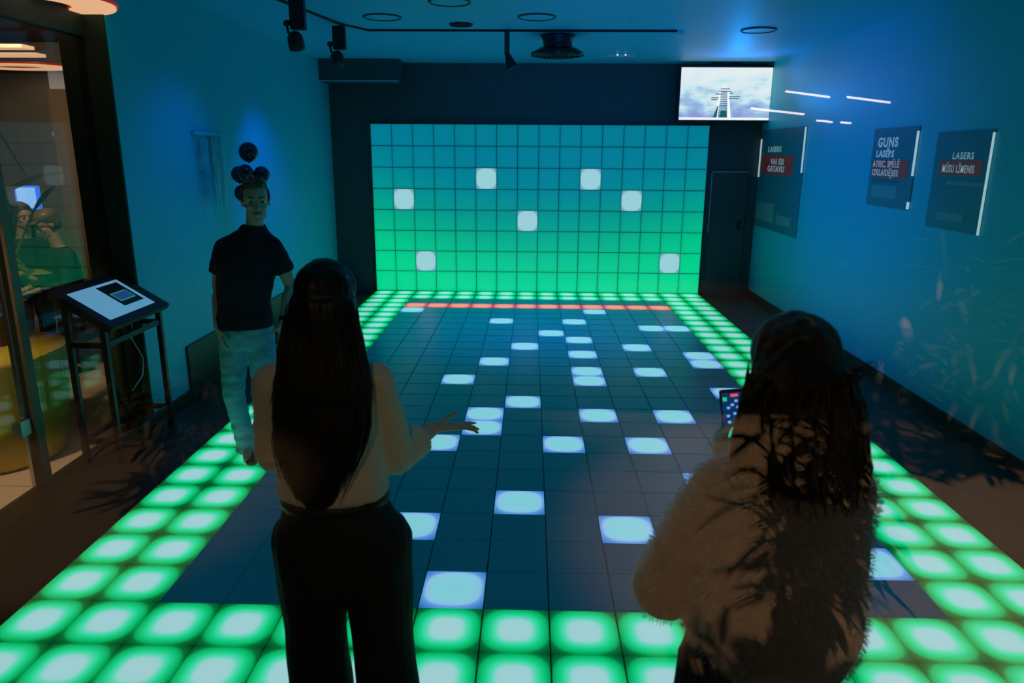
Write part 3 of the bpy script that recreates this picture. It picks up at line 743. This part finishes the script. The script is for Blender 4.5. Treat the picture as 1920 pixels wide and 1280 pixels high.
M['eye'] = mat('eye', (.5, .5, .5), .2)
M['iris'] = mat('iris', (.01, .01, .012), .15)
M['lip'] = mat('lip', (.38, .15, .12), .5)
M['teeth'] = mat('teeth', (.7, .68, .62), .4)

def basis(face, up=(0, 0, 1)):
    f = V(face).normalized(); u = V(up); u = (u - f*u.dot(f)).normalized(); r = f.cross(u)   # r = the figure's right hand side
    return f, u, r
def head_into(bm, c, face, up=(0, 0, 1), k=1.0, female=False):
    """c = centre of the skull at eye height; returns the local-to-world function"""
    f, u, r = basis(face, up)
    m3 = Matrix((r, f, u)).transposed()
    def P(x, y, z): return V(c) + m3 @ V((x*k, y*k, z*k))
    def E(x, y, z, a, b, c_, rot=None, sub=3):
        mm = m3 if rot is None else m3 @ rot
        ell(bm, P(x, y, z), (a*k, b*k, c_*k), mm, sub)
    E(0, -.012, .035, .076, .096, .083)           # skull
    E(0, .030, .030, .066, .060, .070)            # forehead
    E(0, .024, -.045, .056 if not female else .052, .062, .070)           # face block
    E(0, .040, -.085, .040 if not female else .034, .045, .036)           # jaw
    E(0, .070, -.103, .021, .018, .017)           # chin
    for s in (-1, 1):
        E(s*.038, .060, -.030, .019, .018, .017)  # cheek bones
        E(s*.034, .024, -.080, .018, .036, .022)  # jaw corners
        E(s*.030, .074, .020, .024, .014, .009)   # brow ridge
        E(s*.073, -.010, -.012, .008, .017, .028, Matrix.Rotation(s*.25, 3, 'Z'))   # ear
        E(s*.010, .096, -.040, .009, .010, .007, None, 2)    # nostril
    limb(bm, [P(0, .078, .012), P(0, .096, -.018), P(0, .107, -.036)], [.009*k, .010*k, .011*k], n=8)   # nose
    E(0, .084, -.064, .024, .012, .006)           # upper lip
    E(0, .082, -.076, .020, .012, .007)           # lower lip
    return P, m3
def face_parts(parent, P, m3, k=1.0, smile=False, brow='hair_man'):
    for s in (-1, 1):
        bm = bmesh.new(); ell(bm, P(s*.030, .079, -.004), (.0135*k, .0105*k, .0075*k), m3, 2); e = link('eye', bm, 'eye', parent, True)
        bm = bmesh.new(); ell(bm, P(s*.030, .0868, -.004), (.0062*k, .004*k, .0062*k), m3, 2); link('iris', bm, 'iris', e, True)
        bm = bmesh.new(); limb(bm, [P(s*.014, .088, .020), P(s*.032, .0885, .025), P(s*.048, .078, .020)], [.003*k, .004*k, .002*k], n=6); link('eyebrow', bm, brow, parent, True)
    bm = bmesh.new(); limb(bm, [P(-.023, .086, -.066), P(-.01, .0935, -.069), P(.01, .0935, -.069), P(.023, .086, -.066)], [.002*k, .0045*k, .0045*k, .002*k], n=8); l = link('mouth', bm, 'lip', parent, True)
    if smile:
        bm = bmesh.new(); limb(bm, [P(-.014, .0945, -.069), P(0, .097, -.070), P(.014, .0945, -.069)], [.0015*k, .0025*k, .0015*k], n=6); link('teeth', bm, 'teeth', l, True)
def hand_into(bm, wrist, d, palm, side, k=1.0, curl=.35, spread=.12, grip=None):
    """wrist -> finger direction d; palm = direction the palm faces; side = direction in which the thumb lies"""
    d = V(d).normalized(); n_ = V(palm); n_ = (n_ - d*n_.dot(d)).normalized(); s = V(side); s = (s - d*s.dot(d) - n_*s.dot(n_)).normalized()
    w = V(wrist)
    limb(bm, [w - d*.02*k, w + d*.02*k, w + d*.055*k, w + d*.085*k], [(.024*k, .020*k), (.034*k, .016*k), (.040*k, .014*k), (.038*k, .012*k)], side=s)
    for i, (off, L) in enumerate(((.030, .072), (.0105, .080), (-.010, .074), (-.029, .058))):
        base = w + d*.088*k + s*off*k; a = spread*(off/.03)
        dd = (d + s*a).normalized(); p = [base]; c_ = (curl if not isinstance(curl, (list, tuple)) else curl[i])
        for j, fr in enumerate((.42, .32, .26)):
            ang = c_*(j+.4)
            q = (dd*math.cos(ang) + n_*math.sin(ang)).normalized()
            p.append(p[-1] + q*L*fr*k)
        limb(bm, p, [.0092*k, .0086*k, .0078*k, .0064*k], n=8)
    t0 = w + d*.022*k + s*.026*k; t1 = t0 + (d*.55 + s*.75 + n_*.25).normalized()*.042*k; t2 = t1 + (d*.85 + s*.35 + n_*.35).normalized()*.032*k; t3 = t2 + (d*.95 + s*.1 + n_*.35).normalized()*.024*k
    limb(bm, [t0 - d*.01*k, t0, t1, t2, t3], [.014*k, .0145*k, .011*k, .0098*k, .008*k], n=8)
def arm_into(bm, sh, el, wr, k=1.0):
    sh, el, wr = V(sh), V(el), V(wr)
    limb(bm, [sh, sh.lerp(el, .4), el, el.lerp(wr, .3), wr], [.052*k, .047*k, .039*k, .040*k, .026*k])
def leg_into(bm, hp, kn, an, k=1.0):
    hp, kn, an = V(hp), V(kn), V(an)
    limb(bm, [hp, hp.lerp(kn, .35), kn, kn.lerp(an, .3), an], [.085*k, .078*k, .055*k, .056*k, .036*k])
def shoe(parent, an, toe, m='shoe', L=.27, name='shoe'):
    """ankle point (x,y,z of the sole) and unit toe direction"""
    bm = bmesh.new(); a = V(an); t = V(toe).normalized()
    z = V((0, 0, 1))
    limb(bm, [a - t*.055 + z*.042, a + z*.045, a + t*.09 + z*.038, a + t*.165 + z*.030], [(.040, .036), (.043, .042), (.047, .034), (.038, .024)], side=z.cross(t))
    limb(bm, [a - t*.01 + z*.05, a + z*.105], [.040, .042])
    for v in bm.verts:
        if v.co.z < a.z + .004: v.co.z = a.z + .004
    return fuse(name, bm, m, parent, .008, 3)
def strands(parent, m, gens, name='strands', n=4):
    bm = bmesh.new()
    for pts, rad in gens: tube(bm, pts, rad, n=n)
    return link(name, bm, m, parent, True)

def add_fuzz(t, sw, count, l0, l1, seed):
    """halo of fine fibres standing off a knitted surface"""
    rnd = random.Random(seed); bm = bmesh.new(); me = sw.data; nv = len(me.vertices)
    for i in range(count):
        v = me.vertices[rnd.randrange(nv)]; nr = (v.normal + V((rnd.uniform(-1, 1), rnd.uniform(-1, 1), rnd.uniform(-1.1, .7)))*.7).normalized()
        s = nr.orthogonal().normalized(); s = Matrix.Rotation(rnd.uniform(0, PI), 3, nr) @ s; l_ = rnd.uniform(l0, l1)
        a = bm.verts.new(v.co - nr*.001 - s*.0003); b = bm.verts.new(v.co - nr*.001 + s*.0003); c_ = bm.verts.new(v.co + nr*l_*.6 + s*.001); d_ = bm.verts.new(v.co + nr*l_ - V((0, 0, .002)))
        bm.faces.new((a, b, c_)); bm.faces.new((b, d_, c_))
    fz = link('fuzz', bm, 'fuzz', t); fz['kind'] = 'stuff'
    return fz

# ---- the man, standing on the border tiles, turned towards the camera
def make_man():
    t = thing('person', 'smiling man in navy T-shirt and blue jeans standing on the border tiles', 'person', (.47, 2.2, 0))
    inv = V((-.47, -2.2, 0))
    def L(*p): return V(p) + inv
    bm = bmesh.new()
    face = V((.42, -.9, -.02)); lat = V((-.98, -.22, 0)).normalized()    # lat = the man's right (image left)
    hc = L(.622, 2.15, 1.718)
    P, m3 = head_into(bm, hc, face, (-.04, 0, 1), 1.06)
    limb(bm, [L(.575, 2.20, 1.50), L(.590, 2.19, 1.57), L(.605, 2.175, 1.66)], [.070, .054, .052])
    # trunk
    T_ = [(.475, 2.21, .86, .155, .110), (.475, 2.21, .95, .160, .112), (.485, 2.21, 1.08, .148, .105), (.50, 2.21, 1.22, .165, .115), (.520, 2.21, 1.36, .185, .118), (.535, 2.21, 1.45, .165, .095), (.56, 2.21, 1.51, .09, .07)]
    torso(bm, [(L(x, y, z), lat, a, b) for x, y, z, a, b in T_])
    sR, eR, wR = L(.360, 2.235, 1.425), L(.288, 2.27, 1.165), L(.322, 2.13, .930)
    sL, eL, wL = L(.690, 2.20, 1.440), L(.757, 2.27, 1.185), L(.748, 2.12, .965)
    arm_into(bm, sR, eR, wR); arm_into(bm, sL, eL, wL)
    hand_into(bm, wR, (.22, -.12, -1), (.7, .5, 0), (.5, -.85, -.1), 1.0, .35, .10)
    hand_into(bm, wL, (-.05, -.1, -1), (-.7, .5, 0), (-.3, -.9, 0), 1.0, .35, .10)
    hR, kR, aR = L(.395, 2.2, .86), L(.375, 2.14, .50), L(.400, 2.22, .09)
    hL, kL, aL = L(.555, 2.22, .86), L(.560, 2.20, .50), L(.560, 2.36, .09)
    leg_into(bm, hR, kR, aR); leg_into(bm, hL, kL, aL)
    limb(bm, [aR, aR + V((.05, -.12, -.05))], [.035, .03]); limb(bm, [aL, aL + V((.08, -.1, -.05))], [.035, .03])
    fuse('body', bm, 'skin', t, .0055, 4)
    face_parts(t, P, m3, 1.06, True)
    # short hair
    bm = bmesh.new()
    def E(x, y, z, a, b, c_): ell(bm, P(x, y, z), (a, b, c_), m3, 3)
    E(0, -.022, .052, .081, .098, .080); E(0, .030, .090, .060, .055, .032); E(.02, .058, .098, .035, .028, .020); E(-.02, .055, .100, .035, .028, .022)
    E(0, -.055, .0, .074, .060, .075)
    for s in (-1, 1): E(s*.070, .008, .030, .013, .030, .040)
    rnd = random.Random(2)
    for i in range(46):
        a = rnd.uniform(0, 2*PI); rr = rnd.uniform(.2, 1)
        x, y = .062*rr*math.cos(a), .075*rr*math.sin(a) + .0
        z = .125 - .040*rr*rr
        limb(bm, [P(x, y, z-.01), P(x*1.08, y+.006, z+.006)], [.010, .006], n=6)
    fuse('hair', bm, 'hair_man', t, .0055, 2, fold=(.004, (70, 70, 70)))
    # T-shirt with short sleeves
    bm = bmesh.new()
    T_ = [(.462, 2.21, .915, .180, .140), (.465, 2.21, .95, .180, .138), (.475, 2.21, 1.08, .162, .122), (.495, 2.21, 1.22, .178, .132), (.517, 2.21, 1.36, .198, .134), (.530, 2.21, 1.44, .190, .110), (.548, 2.205, 1.492, .145, .088), (.570, 2.20, 1.535, .096, .080), (.582, 2.195, 1.568, .070, .068)]
    torso(bm, [(L(x, y, z), lat, a, b) for x, y, z, a, b in T_])
    for s_, e_ in ((sR, eR), (sL, eL)):
        d_ = (e_ - s_)
        limb(bm, [s_ - d_*.0 + V((0, 0, -.004)), s_ + d_*.30], [.058, .064]); limb(bm, [L(.568, 2.2, 1.50), s_ + V((0, 0, .004))], [.055, .052]); tube(bm, [s_ + d_*.2, s_ + d_*.66], [.062, .072], n=16)
    fuse('t_shirt', bm, 'navy', t, .0075, 4, fold=(.011, (6, 6, 13)))
    # jeans
    bm = bmesh.new()
    torso(bm, [(L(.475, 2.21, z), lat, a, b) for z, a, b in ((.78, .155, .11), (.86, .170, .122), (.95, .163, .118), (.985, .158, .114))])
    for h_, k_, a_ in ((hR, kR, aR), (hL, kL, aL)):
        limb(bm, [h_ + V((0, 0, .0)), h_.lerp(k_, .45), k_, k_.lerp(a_, .5), a_ + V((0, 0, .02))], [.095, .088, .070, .064, .064])
        tube(bm, [a_ + V((0, 0, .06)), a_ + V((0, 0, -.035))], [.064, .072], n=16)
    fuse('jeans', bm, 'jeans', t, .007, 3, fold=(.014, (9, 9, 16)))
    shoe(t, (aR.x+.01, aR.y, 0), (.45, -.85, 0)); shoe(t, (aL.x+.01, aL.y, 0), (.6, -.7, 0))
    bm = bmesh.new(); d_ = (wL - eL).normalized(); q = wL - d_*.02
    tube(bm, [q - d_*.012, q + d_*.012], .034, n=18); w_ = link('watch', bm, 'black_gloss', t, True)
    bm = bmesh.new(); ell(bm, q + V((.02, -.026, 0)), (.017, .010, .018), None, 2); link('dial', bm, 'black_gloss', w_, True)
    return t
make_man()

# ---- long haired woman seen from behind, right palm held out
def make_woman_dark():
    t = thing('person', 'woman with long dark hair, cream cropped sweater and wide black trousers, hand held out', 'person', (1.69, -.2, FZ))
    inv = V((-1.69, .2, -FZ))
    def L(*p): return V(p) + inv
    lat = V((1, .08, 0)).normalized()
    bm = bmesh.new()
    P, m3 = head_into(bm, L(1.693, -.18, 1.575), (.10, 1, -.05), (0, 0, 1), .96, True)
    limb(bm, [L(1.675, -.21, 1.36), L(1.682, -.20, 1.43), L(1.69, -.195, 1.52)], [.062, .048, .048])
    T_ = [(1.695, -.2, .78, .170, .115), (1.69, -.2, .88, .165, .110), (1.68, -.2, 1.0, .130, .092), (1.675, -.2, 1.15, .145, .100), (1.672, -.2, 1.28, .165, .105), (1.672, -.2, 1.36, .140, .085), (1.675, -.2, 1.40, .075, .06)]
    torso(bm, [(L(x, y, z), lat, a, b) for x, y, z, a, b in T_])
    sR, eR, wR = L(1.822, -.19, 1.325), L(1.862, -.10, 1.045), L(1.975, .055, 1.090)
    sL, eL, wL = L(1.520, -.20, 1.325), L(1.480, -.14, 1.065), L(1.56, .08, 1.03)
    arm_into(bm, sR, eR, wR, .88); arm_into(bm, sL, eL, wL, .88)
    hand_into(bm, wR, (.93, .30, -.06), (.18, .15, 1), (-.1, 1, 0), .95, [-.05, -.22, -.30, -.16], .16)
    hand_into(bm, wL, (.35, .9, .1), (.1, 0, 1), (-1, .2, 0), .92, .4, .1)
    hR, kR, aR = L(1.785, -.2, .80), L(1.80, -.19, .44), L(1.815, -.2, .08)
    hL, kL, aL = L(1.605, -.2, .80), L(1.595, -.17, .44), L(1.60, -.15, .08)
    leg_into(bm, hR, kR, aR, .9); leg_into(bm, hL, kL, aL, .9)
    for a_ in (aR, aL): limb(bm, [a_, a_ + V((0, .12, -.05))], [.033, .028])
    fuse('body', bm, 'skin', t, .0052, 3)
    face_parts(t, P, m3, .96, False, 'hair_dark')
    # cropped sweater
    bm = bmesh.new()
    T_ = [(1.683, -.2, .962, .168, .118), (1.683, -.2, .985, .176, .128), (1.68, -.2, 1.06, .166, .120), (1.675, -.2, 1.16, .165, .118), (1.672, -.2, 1.28, .178, .122), (1.672, -.2, 1.36, .160, .100), (1.675, -.2, 1.405, .085, .07)]
    torso(bm, [(L(x, y, z), lat, a, b) for x, y, z, a, b in T_])
    for s_, e_, w_, f_ in ((sR, eR, wR, .62), (sL, eL, wL, .72)):
        limb(bm, [s_ + V((0, 0, .004)), s_.lerp(e_, .5), e_], [.064, .066, .064])
        limb(bm, [e_, e_.lerp(w_, .35)], [.063, .060]); tube(bm, [e_.lerp(w_, .3), e_.lerp(w_, f_)], [.060, .054], n=16)
    sw = fuse('sweater', bm, 'sweater_cream', t, .0068, 4, fold=(.009, (9, 9, 16)))
    add_fuzz(t, sw, 9000, .002, .007, 6)
    # trousers, wide straight legs
    bm = bmesh.new()
    torso(bm, [(L(x, -.2, z), lat, a, b) for x, z, a, b in ((1.70, .66, .205, .135), (1.700, .76, .208, .138), (1.700, .84, .200, .135), (1.692, .90, .178, .125), (1.685, .96, .160, .115))])
    for h_, k_, a_ in ((hR, kR, aR), (hL, kL, aL)):
        o_ = V((.018 if h_ is hR else -.012, 0, 0))
        limb(bm, [h_ + o_, h_.lerp(k_, .5) + o_], [.118, .112]); tube(bm, [h_.lerp(k_, .4) + o_, k_ + o_, k_.lerp(a_, .5) + o_, a_ + o_ + V((0, 0, -.05))], [.114, .104, .106, .112], n=20)
    fuse('trousers', bm, 'trousers', t, .0075, 3, fold=(.012, (8, 8, 3)))
    bm = bmesh.new(); N = 40; 
    pts = [L(1.687, -.2, .948) + lat*.166*math.cos(2*PI*k/N) + V((0, 1, 0))*.120*math.sin(2*PI*k/N) for k in range(N+1)]
    tube(bm, pts, [(.017, .005)]*(N+1), side=(0, 0, 1), n=8); link('belt', bm, 'black', t, True)
    for a_ in (aR, aL): shoe(t, (a_.x, a_.y, 0), (0, 1, 0))
    # long hair: one falling mass plus loose strands
    bm = bmesh.new()
    ell(bm, P(0, -.020, .045), (.086, .104, .088), m3, 3); ell(bm, P(0, -.05, .0), (.088, .078, .09), m3, 3)
    H = [(1.694, -.235, 1.60, .094, .075), (1.694, -.245, 1.52, .110, .078), (1.695, -.262, 1.43, .124, .076), (1.698, -.290, 1.34, .138, .068), (1.695, -.308, 1.25, .140, .050), (1.682, -.318, 1.16, .128, .040), (1.668, -.328, 1.08, .096, .032), (1.668, -.335, 1.01, .060, .022), (1.672, -.335, .975, .030, .012)]
    torso(bm, [(L(x, y, z), lat, a, b) for x, y, z, a, b in H], 28)
    hb = fuse('hair', bm, 'hair_dark', t, .0065, 4, fold=(.008, (34, 34, 3)))
    rnd = random.Random(11); g = []
    for i in range(260):
        u_ = rnd.uniform(-1, 1); zt = rnd.uniform(1.36, 1.60); ze = rnd.uniform(.97, 1.18) + abs(u_)**2*rnd.uniform(.0, .17)
        pts = []; off = rnd.uniform(-.012, .012); ph = rnd.uniform(0, 6)
        for k in range(8):
            z = zt + (ze-zt)*k/7
            # interpolate the outline of the mass
            for a, b in zip(H, H[1:]):
                if a[2] >= z >= b[2]:
                    q = (a[2]-z)/(a[2]-b[2]); cx, cy, aa, bb = [a[j]+(b[j]-a[j])*q for j in (0, 1, 3, 4)]; break
            else: cx, cy, aa, bb = H[-1][0], H[-1][1], H[-1][3], H[-1][4]
            aa = max(aa, .04 + .09*min(1, max(0, (z-.95)/.25))) if z < 1.22 else aa
            th = u_*1.35
            pts.append(L(cx + (aa+.004)*math.sin(th) + off*(k/7) + .004*math.sin(k*1.3+ph), cy - (bb+.003)*math.cos(th), z))
        g.append((pts, [.0004, .0035, .004, .0038, .0035, .003, .002, .0006]))
    strands(t, 'hair_dark', g)
    return t
make_woman_dark()

# ---- woman in the fuzzy sweater filming with a phone
def make_woman_fuzzy():
    t = thing('person', 'woman with shoulder length brown hair and fuzzy pale sweater, filming with a phone', 'person', (2.88, -.75, FZ))
    inv = V((-2.88, .75, -FZ))
    def L(*p): return V(p) + inv
    lat = V((1, -.10, 0)).normalized()
    bm = bmesh.new()
    P, m3 = head_into(bm, L(2.878, -.73, 1.545), (-.12, 1, -.22), (0, .1, 1), .96, True)
    limb(bm, [L(2.895, -.76, 1.33), L(2.892, -.755, 1.42), L(2.888, -.745, 1.50)], [.062, .05, .048])
    T_ = [(2.86, -.75, .76, .170, .12), (2.86, -.75, .9, .160, .11), (2.87, -.75, 1.05, .135, .10), (2.88, -.75, 1.2, .155, .105), (2.89, -.75, 1.30, .150, .095), (2.892, -.755, 1.36, .08, .065)]
    torso(bm, [(L(x, y, z), lat, a, b) for x, y, z, a, b in T_])
    sL, eL, wL = L(2.745, -.74, 1.262), L(2.652, -.64, .955), L(2.845, -.345, 1.150)
    sR, eR, wR = L(3.018, -.76, 1.262), L(3.040, -.68, .98), L(2.975, -.36, 1.130)
    arm_into(bm, sR, eR, wR, .88); arm_into(bm, sL, eL, wL, .88)
    hand_into(bm, wL, (.15, .62, .72), (.85, .3, -.15), (.1, -.5, .5), .92, .75, .05)
    hand_into(bm, wR, (-.35, .62, .6), (-.85, .2, 0), (-.1, -.5, .5), .92, .75, .05)
    hR, kR, aR = L(2.96, -.75, .80), L(2.97, -.73, .44), L(2.97, -.76, .08)
    hL, kL, aL = L(2.77, -.75, .80), L(2.76, -.72, .44), L(2.76, -.74, .08)
    leg_into(bm, hR, kR, aR, .9); leg_into(bm, hL, kL, aL, .9)
    for a_ in (aR, aL): limb(bm, [a_, a_ + V((0, .12, -.05))], [.033, .028])
    fuse('body', bm, 'skin', t, .0055, 3)
    face_parts(t, P, m3, .96, False, 'hair_brown')
    bm = bmesh.new()
    T_ = [(2.895, -.75, .800, .150, .125), (2.89, -.75, .83, .178, .150), (2.885, -.75, .90, .205, .165), (2.885, -.75, 1.02, .205, .158), (2.885, -.75, 1.15, .198, .145), (2.888, -.75, 1.25, .190, .130), (2.890, -.755, 1.32, .145, .105), (2.892, -.755, 1.37, .085, .08)]
    torso(bm, [(L(x, y, z), lat, a, b) for x, y, z, a, b in T_])
    limb(bm, [sL, sL.lerp(eL, .5) + V((-.006, 0, -.005)), eL + V((0, 0, -.03))], [.070, .078, .080])
    limb(bm, [eL + V((-.005, 0, -.02)), eL.lerp(wL, .4) + V((0, 0, -.03)), eL.lerp(wL, .80)], [.080, .074, .048])
    limb(bm, [sR, sR.lerp(eR, .5) + V((-.010, 0, 0)), eR + V((-.03, 0, 0))], [.070, .074, .072])
    limb(bm, [eR + V((-.02, 0, 0)), eR.lerp(wR, .4) + V((0, 0, -.02)), eR.lerp(wR, .82)], [.074, .066, .046])
    sw = fuse('sweater', bm, 'sweater_fuzz', t, .0075, 5, fold=(.009, (6, 6, 9)))
    add_fuzz(t, sw, 20000, .008, .022, 5)
    bm = bmesh.new()
    torso(bm, [(L(x, -.75, z), lat, a, b) for x, z, a, b in ((2.865, .66, .185, .13), (2.862, .76, .190, .135), (2.862, .86, .178, .128), (2.865, .92, .165, .12))])
    for h_, k_, a_ in ((hR, kR, aR), (hL, kL, aL)):
        limb(bm, [h_, h_.lerp(k_, .5)], [.105, .10]); tube(bm, [h_.lerp(k_, .4), k_, a_ + V((0, 0, -.045))], [.10, .092, .098], n=20)
    fuse('trousers', bm, 'trousers_grey', t, .0075, 3, fold=(.010, (8, 8, 4)))
    for a_ in (aR, aL): shoe(t, (a_.x, a_.y, 0), (0, 1, 0))
    rnd = random.Random(5)
    # shoulder length hair
    bm = bmesh.new()
    ell(bm, P(0, -.020, .040), (.092, .108, .094), m3, 3); ell(bm, P(0, -.05, -.01), (.094, .085, .1), m3, 3)
    H = [(2.880, -.775, 1.58, .096, .086), (2.882, -.785, 1.53, .108, .090), (2.885, -.79, 1.46, .120, .090), (2.890, -.80, 1.40, .124, .088), (2.900, -.815, 1.35, .116, .080), (2.905, -.83, 1.31, .090, .06), (2.91, -.84, 1.28, .055, .03)]
    torso(bm, [(L(x, y, z), lat, a, b) for x, y, z, a, b in H], 28)
    limb(bm, [L(2.79, -.76, 1.47), L(2.775, -.77, 1.38), L(2.762, -.79, 1.32)], [.032, .034, .018])
    limb(bm, [L(3.005, -.77, 1.48), L(3.018, -.77, 1.40), L(3.00, -.79, 1.33)], [.030, .032, .018])
    fuse('hair', bm, 'hair_brown', t, .0068, 4, fold=(.010, (28, 28, 4)))
    g = []
    for i in range(240):
        u_ = rnd.uniform(-1, 1); zt = rnd.uniform(1.45, 1.60); ze = rnd.uniform(1.27, 1.36); ph = rnd.uniform(0, 6); off = rnd.uniform(-.02, .02); pts = []
        for k in range(8):
            z = zt + (ze-zt)*k/7
            for a, b in zip(H, H[1:]):
                if a[2] >= z >= b[2]:
                    q = (a[2]-z)/(a[2]-b[2]); cx, cy, aa, bb = [a[j]+(b[j]-a[j])*q for j in (0, 1, 3, 4)]; break
            else: cx, cy, aa, bb = H[-1][0], H[-1][1], H[-1][3], H[-1][4]
            aa = max(aa, .10); bb = max(bb, .06); th = u_*1.9
            pts.append(L(cx + (aa+.004)*math.sin(th) + off*(k/7) + .006*math.sin(k*1.1+ph), cy - (bb+.004)*math.cos(th), z))
        g.append((pts, [.0004, .0035, .004, .0038, .0035, .003, .002, .0006]))
    strands(t, 'hair_brown', g)
    return t
make_woman_fuzzy()

# ---- the phone: a mini picture of the glowing floor on its screen
ph = thing('smartphone', 'smartphone filming the light floor, held by the woman in the fuzzy sweater', 'phone', (2.905, -.25, 1.258))
pm = Matrix.Rotation(-.10, 4, 'Y') @ Matrix.Rotation(-.22, 4, 'X') @ Matrix.Rotation(.08, 4, 'Z')
M['ph_screen'] = mat('ph_screen', (.01, .01, .01), .2, emis=(0, .03, .12), estr=1)
M['ph_green'] = mat('ph_green', (.01, .01, .01), .3, emis=(.03, .72, .28), estr=.9)
M['ph_dot'] = mat('ph_dot', (.01, .01, .01), .3, emis=(.25, .45, 1.0), estr=1)
M['ph_red'] = mat('ph_red', (.01, .01, .01), .3, emis=(1, .12, .16), estr=1)
link('case', box((-.040, -.004, -.080), (.040, .005, .080), pm), 'black_gloss', ph, bevel=.003)
sc = link('screen', box((-.036, -.0055, -.068), (.036, -.0045, .070), pm), 'ph_screen', ph)
bm = bmesh.new()
def pq(bm, x, z, w_, h_, y=-.0062): bx(bm, (x-w_/2, y, z-h_/2), (x+w_/2, y+.0006, z+h_/2), pm)
link('record_bar', (pq(bm, .002, .062, .022, .008), bm)[1], 'ph_red', sc)
for x, z in ((-.006, .034), (-.018, .026), (.010, .026), (-.02, .002), (.0, .008), (.022, -.002), (-.018, -.016), (.006, .045), (.022, .040)):
    bm = bmesh.new(); ell(bm, pm @ V((x, -.0062, z)), (.0055, .001, .0045), None, 2); link('floor_dot', bm, 'ph_dot', sc, True)
for i, x in enumerate((-.023, -.002, .019)):
    for z, hh in ((-.034, .015), (-.052, .017)):
        bm = bmesh.new(); pq(bm, x, z, .019, hh); link('floor_square', bm, 'ph_green', sc)
bm = bmesh.new(); pq(bm, -.027, .052, .012, .012); link('corner_square', bm, 'ph_green', sc)

# ---- the couple beyond the entrance glass
def bystander(label, x, y, z0, eye, face, top_m, leg_m, hair_m, seed, cap=False, female=False, lean=0.0):
    t = thing('person', label, 'person', (x, y, z0))
    bm = bmesh.new(); f = V((face[0], face[1], 0)).normalized(); lat = f.cross(V((0, 0, 1)))
    H = eye - z0
    P, m3 = head_into(bm, V((0, 0, H)) + f*(.05+lean), V(face), (0, 0, 1), .98, female)
    limb(bm, [V((0, 0, H-.24)) + f*lean*.6, V((0, 0, H-.08)) + f*(lean+.03)], [.06, .05])
    sh = H - .26
    secs = [(.50*H, 0, .165, .11), (.60*H, 0, .15, .105), (.72*H, lean*.4, .165, .11), (sh, lean*.6, .165, .09), (sh+.05, lean*.65, .07, .06)]
    torso(bm, [(V((0, 0, z)) + f*q, lat, a, b) for z, q, a, b in secs])
    J = []
    for s in (-1, 1):
        S_ = V((0, 0, sh-.02)) + lat*s*.165 + f*lean*.6; E_ = S_ + V((0, 0, -.27)) + f*.06 + lat*s*.03; Wp = E_ + f*.22 + V((0, 0, -.02)) - lat*s*.10
        arm_into(bm, S_, E_, Wp, .9); hand_into(bm, Wp, f - lat*s*.3 + V((0, 0, -.25)), V((0, 0, -1)), -lat*s, .95, .4); J.append((S_, E_, Wp))
    G = []
    for s in (-1, 1):
        h_ = V((0, 0, .52*H)) + lat*s*.09; k_ = V((0, 0, .29*H)) + lat*s*.10 + f*.03; a_ = V((0, 0, .08)) + lat*s*.11
        leg_into(bm, h_, k_, a_, .92); limb(bm, [a_, a_ + f*.12 - V((0, 0, .05))], [.033, .028]); G.append((h_, k_, a_))
    fuse('body', bm, 'skin2', t, .008, 3)
    face_parts(t, P, m3, .98, False, hair_m)
    bm = bmesh.new(); torso(bm, [(V((0, 0, z)) + f*q, lat, a*1.12+.01, b*1.15+.01) for z, q, a, b in secs])
    for S_, E_, Wp in J: limb(bm, [S_, E_], [.062, .056]); limb(bm, [E_, E_.lerp(Wp, .7)], [.055, .045])
    fuse('top', bm, top_m, t, .011, 3, fold=(.010, (9, 9, 12)))
    bm = bmesh.new(); torso(bm, [(V((0, 0, z)), lat, a, b) for z, a, b in ((.48*H, .17, .12), (.53*H, .178, .125), (.60*H, .16, .115))])
    for h_, k_, a_ in G: limb(bm, [h_, k_, a_ + V((0, 0, .02))], [.098, .075, .062])
    fuse('trousers', bm, leg_m, t, .011, 3, fold=(.010, (8, 8, 10)))
    for h_, k_, a_ in G: shoe(t, (a_.x, a_.y, 0), f)
    bm = bmesh.new(); ell(bm, P(0, -.022, .050), (.084, .102, .084), m3, 3); ell(bm, P(0, -.06, .0), (.078, .060, .08), m3, 3)
    if female:
        secs2 = [(P(0, -.05, .03), .085, .07), (P(0, -.055, -.06), .09, .06), (P(0, -.07, -.16), .085, .045), (P(0, -.08, -.26), .05, .025)]
        torso(bm, [(c, lat, a, b) for c, a, b in secs2])
        for s in (-1, 1): limb(bm, [P(s*.07, .01, .05), P(s*.082, .0, -.04), P(s*.085, .0, -.16)], [.022, .022, .012])
    fuse('hair', bm, hair_m, t, .008, 3, fold=(.005, (40, 40, 8)))
    if cap:
        bm = bmesh.new(); ell(bm, P(0, -.01, .075), (.088, .104, .066), m3, 3)
        limb(bm, [P(0, .08, .06), P(0, .13, .05)], [(.06, .006), (.05, .005)], side=m3 @ V((1, 0, 0)))
        fuse('cap', bm, 'brown_frame', t, .007, 2)
    return t
bystander('woman in a dark top with brown hair, seen through the entrance glass in profile', -2.62, 4.62, FZ, 1.40, (.85, -.45, -.15), 'navy', 'trousers_grey', 'hair_brown', 1, False, True, .03)
bystander('person in a dark top and brown cap, seen through the entrance glass beside the woman', -2.02, 4.30, FZ, 1.36, (-.55, -.75, -.35), 'trousers', 'trousers_grey', 'hair_man', 2, True, False, .05)
